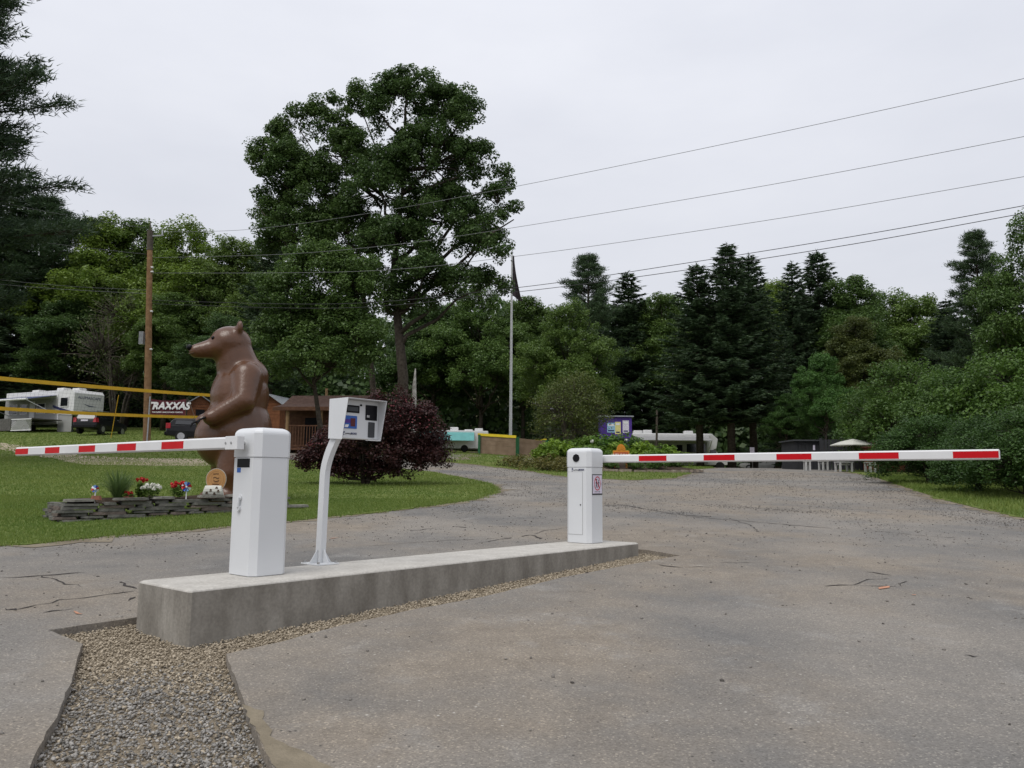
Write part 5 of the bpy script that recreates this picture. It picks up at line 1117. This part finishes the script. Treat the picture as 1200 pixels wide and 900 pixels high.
# porch cabin behind the terminal
p_ = onG(328, 47); zt = lambda v: float(P(350, v, 47)[2] - p_[2])
hw = zt(477); e = log_hut('porch_cabin', p_ + np.array([-.2, 1.4, 0]), math.radians(-6), 5.0, 3.2, hw + .15, .75, 'dark brown log cabin with porch between the near barrier gate and the terminal', M['log_brown'], M['roof_brown'], .2)
r_ = MB(); r_.loft([[(-.1, -1.6, hw - .12), (5.1, -1.6, hw - .12), (5.1, -1.6, hw - .02), (-.1, -1.6, hw - .02)], [(-.1, .05, hw + .22), (5.1, .05, hw + .22), (5.1, .05, hw + .32), (-.1, .05, hw + .32)]]); r_.build('porch_roof', M['roof_brown'], e)
MB().box((-.1, -1.68, hw - .24), (5.1, -1.62, hw - .02)).build('fascia', M['log_brown'], e)
for x_ in (.75, 2.8, 4.9): b = MB(); b.tube([(x_, -1.4, -.1), (x_, -1.4, hw - .1)], .11, 10); b.build('porch_post', M['post_tan'], e)
rl = zt(500); fl_ = .25
MB().box((0, -1.55, fl_ - .12), (5, 0, fl_)).build('porch_floor', M['log_brown'], e)
for z_ in (fl_ + .12, rl + .05): MB().bar((.75, -1.42, z_), (4.9, -1.42, z_), .06, .07).build('rail', M['log_brown'], e)
for x_ in np.arange(.95, 4.85, .17): MB().bar((x_, -1.42, fl_ + .12), (x_, -1.42, rl + .05), .045, .045, (0, 1, 0)).build('baluster', M['log_brown'], e)
MB().box((1.3, -.02, fl_), (2.1, .01, fl_ + 1.9)).build('door', M['black'], e)
MB().box((3.0, -.02, fl_ + .9), (3.9, .01, fl_ + 1.7)).build('window', M['glass'], e)
b = MB(); b.tube([(1.75, 2.4, hw + .2), (1.75, 2.4, zt(447))], .09, 8); b.build('stove_pipe', M['post_tan'], e)
p_ = onG(303, 55); log_hut('log_cabin', p_, math.radians(-10), 1.5, 3, float(P(315, 472, 55)[2] - p_[2]), .5, 'reddish log cabin end showing between the bear statue and the porch cabin', M['log_orange'], M['roof_metal'], .35, 'y')

# teal-awning travel trailer
p_ = onG(505, 76); q_ = onG(571, 76); Lt = float(q_[0] - p_[0]) + .3
e = empty('travel_trailer', p_, math.radians(4), 'white travel trailer with a teal awning behind the plum shrub', 'camper')
zt = lambda v: float(P(540, v, 76)[2] - p_[2]); ht = zt(504.5)
MB().prism([(0, .35), (Lt - .2, .35), (Lt, .8), (Lt - .25, ht), (.3, ht + .05), (0, ht - .4)], 0, 2.3).build('body', M['rv_white'], e, None, None, .05)
b = MB(); b.loft([[(-1.2, -.03, ht - .15), (Lt * .72, -.03, ht - .15), (Lt * .72, -.03, ht - .18), (-1.2, -.03, ht - .18)], [(-1.2, -1.1, ht - .5), (Lt * .72, -1.1, ht - .5), (Lt * .72, -1.1, ht - .54), (-1.2, -1.1, ht - .54)], [(-1.2, -1.7, ht - 1.0), (Lt * .72, -1.7, ht - 1.0), (Lt * .72, -1.72, ht - 1.04), (-1.2, -1.72, ht - 1.04)]]); b.build('awning', M['teal'], e)
panes(e, 'window', [(Lt * .83, Lt * .95, ht - .9, ht - .45)], M['glass'], frame((0, -.02, 0), (1, 0, 0), (0, 0, 1)))
for x_, s_ in ((2.2, .38), (3.6, .18), (4.6, .3)): MB().box((x_ - .4, .8, ht), (x_ + .4, 1.5, ht + s_)).build('roof_unit', M['rv_white'], e, None, None, .05)
for x_ in (3.2,): b = MB(); b.disc((x_, .1, .35), (0, 1, 0), .35, .22, 16); b.build('wheel', M['tyre'], e)
# motorhome with grey awning
p_ = onG(742, 72); q_ = onG(852, 72); Lm = float(q_[0] - p_[0]); zt = lambda v: float(P(800, v, 72)[2] - p_[2]); ht = zt(508)
e = empty('motorhome', p_, 0, 'white motorhome with a long grey awning right of the purple hut', 'motorhome')
MB().prism([(0, .5), (Lm - 1.7, .5), (Lm - 1.7, 1.6), (Lm - .9, 2.0), (Lm - .75, ht - .5), (Lm - 1.3, ht), (0, ht)], 0, 2.4).build('body', M['rv_white'], e, None, None, .05)
MB().prism([(Lm - 1.7, .5), (Lm + .1, .5), (Lm + .15, 1.1), (Lm - .5, 1.35), (Lm - 1.1, 1.95), (Lm - 1.7, 1.95)], .15, 2.25).build('cab', M['rv_white'], e, None, None, .05)
MB().box((.05, -.02, .55), (Lm - 1.75, 0, ht - .75)).build('grey_side', M['rv_grey'], e)
panes(e, 'window', [(2.6, 3.7, ht - 1.6, ht - 1.05), (4.0, 4.5, ht - 1.6, ht - 1.05), (4.9, 6.6, ht - 1.7, ht - .95), (Lm - 1.5, Lm - .95, 1.35, 1.85)], M['glass'], frame((0, -.03, 0), (1, 0, 0), (0, 0, 1)))
b = MB(); b.loft([[(.0, -.03, ht - .25), (6.9, -.03, ht - .25), (6.9, -.03, ht - .28), (.0, -.03, ht - .28)], [(.3, -2.3, ht - .72), (6.7, -2.3, ht - .72), (6.7, -2.3, ht - .76), (.3, -2.3, ht - .76)]]); b.build('awning', M['awning_grey'], e)
for x_ in (.35, 6.65): b = MB(); b.bar((x_, -.05, 1.2), (x_, -2.25, ht - .75), .05, .05); b.build('awning_arm', M['white_rough'], e)
MB().box((-.02, -.12, ht - .3), (7.0, -.02, ht - .12)).build('awning_case', M['rv_white'], e)
for x_, s_ in ((.6, .3), (1.5, .35), (5.3, .3)): MB().box((x_ - .4, .8, ht), (x_ + .4, 1.5, ht + s_)).build('roof_unit', M['rv_white'], e, None, None, .06)
for x_ in (1.6, Lm - .6): b = MB(); b.disc((x_, .2, .4), (0, 1, 0), .4, .24, 16); b.build('wheel', M['tyre'], e)
b = MB(); p_ = onG(769, 66); b.tube([p_ + np.array([0, 0, -.1]), P(770, 480, 66)], .09, 10); tag(b.build('bare_post', M['twig']), 'weathered grey post standing behind the motorhome awning', 'post')

# ------------------------------------------------------------------ flagpole, play pit, hut, flower bed
p_ = onG(598, 52); tz = float(P(600, 297, 52)[2] - p_[2]); dx = float(P(600, 297, 52)[0] - p_[0])
e = empty('flagpole', p_, 0, 'tall white flagpole with a limp dark flag', 'flagpole')
MB().tube([(0, 0, -.1), (dx * .5, 0, tz * .5), (dx, 0, tz)], [.11, .09, .05], 12).build('pole', M['white_rough'], e)
MB().ball((dx, 0, tz + .06), .09, 10, 6).build('finial', M['galv'], e)
lo = []
for k in range(13):
    t = k / 12; z_ = tz - .15 - t * 2.7; w_ = .10 + .55 * t ** 1.5; pts = []
    for j in range(9): s_ = j / 8; pts.append((dx + .05 + w_ * s_ - .12 * t * (1 - s_), .10 * math.sin(s_ * 9 + t * 2) * (.3 + t), z_ - .5 * s_ * t))
    lo.append(pts + [(x_, y_ + .02, z2) for x_, y_, z2 in reversed(pts)])
MB().loft(lo).build('flag', M['flag'], e)
for t in (.05, .35): MB().disc((dx, 0, tz - .2 - t * 6), (0, 0, 1), .1, .03, 8).build('rope_ring', M['galv'], e)
# octagonal timber play pit
pc = onG(583.5, 43.2); e = empty('timber_play_pit', pc, 0, 'low angular timber play pit with yellow capping and green corner boards', 'play pit')
cor = [(-.97, -1.6), (.98, -1.75), (2.55, -.6), (2.4, 1.6), (.5, 2.4), (-.85, 1.2)]; NC = len(cor)
for k in range(NC):
    a_, c_ = np.array(cor[k]), np.array(cor[(k + 1) % NC]); d_ = (c_ - a_) / np.hypot(*(c_ - a_)); za, zc = g(pc[0] + a_[0], pc[1] + a_[1]) - pc[2], g(pc[0] + c_[0], pc[1] + c_[1]) - pc[2]
    for j in range(4):
        z_ = .02 + .24 * j; b = MB(); b.loft([[(a_[0], a_[1], za + z_), (a_[0] + .04 * d_[1], a_[1] - .04 * d_[0], za + z_), (a_[0] + .04 * d_[1], a_[1] - .04 * d_[0], za + z_ + .232), (a_[0], a_[1], za + z_ + .232)], [(c_[0], c_[1], zc + z_), (c_[0] + .04 * d_[1], c_[1] - .04 * d_[0], zc + z_), (c_[0] + .04 * d_[1], c_[1] - .04 * d_[0], zc + z_ + .232), (c_[0], c_[1], zc + z_ + .232)]]); b.build('board', M['ply'], e)
    if k not in (1,): b = MB(); b.bar((*a_, za + 1.03), (*c_, zc + 1.03), .16, .14); b.build('capping', M['yellow_paint'], e)
    b = MB(); q_ = a_ + d_ * .02; b.bar((*q_, za - .05), (*q_, za + 1.02), .34, .12, (d_[0], d_[1], 0)); b.build('corner_board', M['green_paint'], e)
# purple hut
p_ = onG(704, 50); p2 = onG(741, 50); wH = float(p2[0] - p_[0]); hH = float(P(722, 488.5, 50)[2] - p_[2])
e = empty('purple_hut', p_, 0, 'purple hut with three posters behind the flower bed', 'hut')
bx = MB().box((.02, .03, 0), (wH - .02, 1.5, hH - .02)).build('wall', M['purple'], e)
n = 9
for k in range(n): MB().box((k * wH / n + .006, 0, 0), ((k + 1) * wH / n - .006, .035, hH - .03)).build('board', M['purple'], bx)
MB().box((-.08, -.15, hH), (wH + .1, 1.65, hH + .07)).build('roof', M['roof_metal'], e)
for (x0, x1, z0, z1), m_ in zip(((.42, .92, 1.0, .38), (.92, 1.28, 1.1, .32), (1.40, 1.80, 1.02, .22)), (M['poster_b'], M['poster_y'], M['poster_p'])):
    b = MB().box((x0, -.015, hH - z0), (x1, -.002, hH - z1)).build('poster', m_, e)
    MB().box((x0 + .06, -.02, hH - z1 - .2), (x1 - .06, -.014, hH - z1 - .08)).build('poster_print', M['white_print'], b); MB().box((x0 + .06, -.02, hH - z0 + .08), (x1 - .06, -.014, hH - z0 + .16)).build('poster_print', M['navy'], b)
# flower bed: stone edging, leafy plants, orange sign
fb = onG(735, 33.5); FB = empty('flower_bed', fb, 0, 'edged flower bed round the orange sign on the grass island', 'flower bed')
rs = random.Random(31); ex, ey = 3.0, 1.5
b = MB(); b.loft([[(ex * k * math.cos(t), ey * k * math.sin(t), z_ + g(fb[0] + ex * k * math.cos(t), fb[1] + ey * k * math.sin(t)) - fb[2]) for t in [6.2832 * j / 32 for j in range(32)]] for k, z_ in ((1., -.05), (.97, .12), (.5, .3), (.05, .36))]); b.build('soil', M['soil'], FB)
for k in range(34):
    t = 6.2832 * k / 34; x_, y_ = ex * 1.02 * math.cos(t), ey * 1.02 * math.sin(t); b = MB(); slab(b, (x_, y_, .06 + g(fb[0] + x_, fb[1] + y_) - fb[2]), rs.uniform(.56, .7), .26, .12, t + math.pi / 2, 0); b.build('edging_stone', M['edging'], FB)
LP = broadleaf('bed_plant', 95, [(0, 0, .45, .5, .5, .38), (.35, 0, .3, .4, .4, .3), (-.35, .1, .3, .4, .4, .3)], .0125, .4, 60, 26, .14, (.12, .25), leafm=M['hosta'], stems=4, base_spread=.1, twigs=False, asp=.4)
SPOTS = [(655, 34.6, 1.25, LG), (680, 35.2, 1.4, (1.0, 1.05, .8)), (704, 35.8, 1.55, (.8, .95, .8)), (700, 33.6, 1.05, MG), (722, 35.2, 1.2, LG), (752, 35.0, 1.25, LG), (775, 34.6, 1.15, (1.25, 1.3, .8)), (795, 34.2, .9, LG), (762, 33.6, .85, MG), (786, 33.2, .6, DG), (640, 33.6, 1.1, (1.3, 1.25, .7)), (733, 36.5, 1.6, DG), (716, 32.3, .45, DG), (744, 32.1, .5, DG), (770, 32.3, .55, DG)]
LB = ['yellow-green leafy plant at the left end of the flower bed', 'leafy plant second from the left in the flower bed', 'taller dark plant in front of the purple hut', 'low leafy plant just behind the far barrier gate', 'bright leafy plant left of the orange sign', 'bright leafy plant right of the orange sign', 'pale green plant near the right end of the flower bed', 'small bright plant at the right end of the flower bed', 'low plant at the right foot of the orange sign', 'dark low plant spilling over the right edging', 'yellowish plant left of the flower bed by the timber pit', 'dark tall plant behind the orange sign', 'dark low plant at the left foot of the orange sign', 'dark low plant just right of the orange sign posts', 'dark low plant by the edging further right of the orange sign']
for (u, Y, s_, t_), l_ in zip(SPOTS, LB): p_ = onG(u, Y); plant(LP, 'leafy_plant', p_ + np.array([0, 0, .08]), s_, l_, 'plant', 'plants of the flower bed', rng.uniform(0, 6), t_, s_ * 1.1, 'leaves', 'stems')
DP = broadleaf('dry_plant', 96, [(0, 0, .22, .6, .45, .22), (.5, 0, .18, .5, .4, .18), (-.5, .1, .18, .5, .4, .18)], .0125, .2, 50, 22, .10, (.1, .2), stems=5, base_spread=.2, twigs=False, asp=.4)
for u, Y, s_, l_ in ((622, 33.2, 1.3, 'brownish low plants at the left of the grass island by the timber pit'), (648, 31.8, 1.2, 'brownish low plants left of the far barrier gate'), (668, 31.2, 1.1, 'brownish low plants hidden partly by the far barrier gate')):
    p_ = onG(u, Y); plant(DP, 'dry_plant', p_, s_, l_, 'plant', 'dry plants of the grass island', rng.uniform(0, 6), (1.7, 1.0, 1.1), s_ * 1.2, 'leaves', 'stems')
for u, v, Y, l_ in ((694, 517, 34, 'white bloom above the left plants of the flower bed'), (734, 516, 36, 'white bloom in front of the purple hut')):
    c_ = P(u, v, Y); e = empty('white_bloom', onG(u, Y), 0, l_, 'flower'); hh = float(c_[2] - e.location[2]); MB().tube([(0, 0, 0), (0, 0, hh)], .012, 5).build('stem', M['green_paint'], e); V, F = leaves(sph(24, rng) * .05 + np.array([0, 0, hh]), sph(24, rng), np.full(24, .09), rng, .9); link('blossom', np_mesh('bloom', V, F, rng.random(24), M['petal_white']), e)
p_ = onG(729, 32.2); e = empty('orange_sign', p_, 0, 'orange sign with an arched top standing in the flower bed', 'sign'); zt = lambda v: float(P(729, v, 32.2)[2] - p_[2]); k = 32.2 / FPX
b = MB(); n = 14; x0, x1, z0, z1 = -10.5 * k, 8.5 * k, zt(541), zt(528); ar = [(x1, z1)] + [((-1 + 5.2 * math.cos(t)) * k, z1 + 7.6 * k * math.sin(t)) for t in [math.pi * j / n for j in range(n + 1)]] + [(x0, z1), (x0, z0), (x1, z0)]
b.prism(ar, -.02, .02); bd_ = b.build('board', M['orange'], e)
MB().box((x0 + .04, -.03, z1 - .36), (x1 - .04, -.021, z1 - .06)).build('name_panel', M['orange_red'], bd_)
text('lettering', 'WELCOME', .16, M['white_print'], bd_, frame(((x0 + x1) / 2, -.032, z1 - .2), (1, 0, 0), (0, 0, 1)), bold=.004)
for j in range(7): t = math.pi * (j + .5) / 7; b = MB(); b.bar(((-1 + 1.6 * math.cos(t)) * k, -.025, z1 + 1.8 * k * math.sin(t)), ((-1 + 4.4 * math.cos(t)) * k, -.025, z1 + 6.2 * k * math.sin(t)), .006, .03, (0, 1, 0)); b.build('ray_strip', M['yellow'], bd_)
for x_ in (x0 + .1, x1 - .1): MB().box((x_ - .04, .021, -.1), (x_ + .04, .08, z0 + .15)).build('leg', M['orange_red'], e)

# ------------------------------------------------------------------ right side: sheds, parasol, benches
p_ = onG(932, 40); p2 = onG(962, 40); zt = lambda v: float(P(950, v, 40)[2] - p_[2]); wS = float(p2[0] - p_[0])
e = empty('charcoal_shed', p_, 0, 'charcoal plank shed under the green trees right of the spruces', 'shed'); hS = zt(517)
w_ = MB().box((.02, .03, 0), (wS, 2, hS)).build('wall', M['shed_dark'], e)
for k in range(7): MB().box((k * wS / 7 + .008, 0, 0), ((k + 1) * wS / 7 - .008, .035, hS - .02)).build('board', M['shed_dark'], w_)
MB().box((-.1, -.15, hS), (wS + .1, 2.1, hS + .07)).build('roof', M['grey'], e); MB().box((wS * .72, -.012, hS - .45), (wS * .8, -.001, hS - .2)).build('notice', M['poster_p'], e)
p_ = onG(963, 39.5); p2 = onG(1036, 38.5); e = empty('dark_fence', p_, math.atan2(p2[1] - p_[1], p2[0] - p_[0]), 'dark board fence between the charcoal shed and the parasol', 'fence'); wF = float(np.hypot(*(p2 - p_)[:2])); hF = float(P(990, 514, 39.5)[2] - p_[2])
for k in range(18): MB().box((k * wF / 18 + .01, 0, -.05), ((k + 1) * wF / 18 - .01, .03, hF - .05)).build('board', M['shed_dark'], e)
for k in range(4): MB().box((k * wF / 3 - .06, .03, -.05), (k * wF / 3 + .06, .15, hF + .02)).build('post', M['shed_dark'], e)
p_ = onG(1001, 36); e = empty('parasol', p_, 0, 'off-white parasol before the dark fence', 'parasol'); zt = lambda v: float(P(1001, v, 36)[2] - p_[2])
MB().tube([(0, 0, 0), (0, 0, zt(515))], .03, 8).build('pole', M['deckwood'], e)
b = MB(); n = 8; rr_ = lambda r_, z_, dz: [(r_ * math.cos(t), r_ * math.sin(t), z_ + dz) for t in [6.2832 * (j + .5) / n for j in range(n)]]
b.loft([rr_(.04, zt(514.5), 0), rr_(.55, zt(517.5), 0), rr_(.98, zt(521.5), 0), rr_(.98, zt(521.5), -.04), rr_(.5, zt(518.3), -.04)], 0, True); b.build('canopy', M['fabric_white'], e)
def bench(u, Y, w_, label, m):
    p_ = onG(u, Y); e = empty('garden_bench', p_, rng.uniform(-.2, .2), label, 'bench', 'white benches before the dark fence')
    for k in range(3): MB().box((-w_ / 2, -.22 + k * .15, .42), (w_ / 2, -.09 + k * .15, .46)).build('seat_slat', m, e)
    for sx_ in (-1, 1):
        for sy_ in (-1, 1): MB().box((sx_ * (w_ / 2 - .06) - .035, sy_ * .18 - .035, 0), (sx_ * (w_ / 2 - .06) + .035, sy_ * .18 + .035, .42)).build('leg', m, e)
    MB().box((-w_ / 2 + .05, -.02, .3), (w_ / 2 - .05, .02, .38)).build('stretcher', m, e)
bench(946, 37.5, .3, 'narrow white bench nearest the charcoal shed', M['bench']); bench(965, 38.5, .35, 'small white bench before the fence corner', M['bench']); bench(989, 36, .7, 'largest white bench under the parasol', M['bench']); bench(1020, 35.5, .35, 'weathered pale bench at the edge of the bushes', M['bench'])
p_ = onG(1031, 37.4); e = empty('brick_hut', p_, .1, 'small brick-red hut showing between the bushes right of the parasol', 'hut'); b = MB(); hB = float(P(1035, 524, 37.4)[2] - p_[2]); b.box((0, 0, 0), (1.4, 1.4, hB)); w_ = b.build('wall', M['brick_red'], e); b = MB(); b.loft([[(-.1, -.1, hB), (1.5, -.1, hB), (1.5, 1.5, hB), (-.1, 1.5, hB)], [(.65, .6, hB + .55), (.75, .6, hB + .55), (.75, .8, hB + .55), (.65, .8, hB + .55)]]); b.build('roof', M['brick_red'], e)
# pale car half hidden behind the spruces
suv('parked_car', onG(893, 82), math.radians(170), 'pale car half hidden in the dark behind the spruce trunks', M['rv_grey'], 1.6)
p_ = onG(880, 56.6); e = empty('trunk_notice', p_ + np.array([0, -.4, 0]), 0, 'small pale notice on a stake at the foot of the spruces', 'notice'); hN = float(P(880, 524, 56)[2] - p_[2]); MB().box((-.16, -.02, hN - .5), (.16, 0, hN)).build('board', M['poster_p'], e); MB().box((-.03, 0, -.1), (.03, .04, hN - .05)).build('stake', M['deckwood'], e)
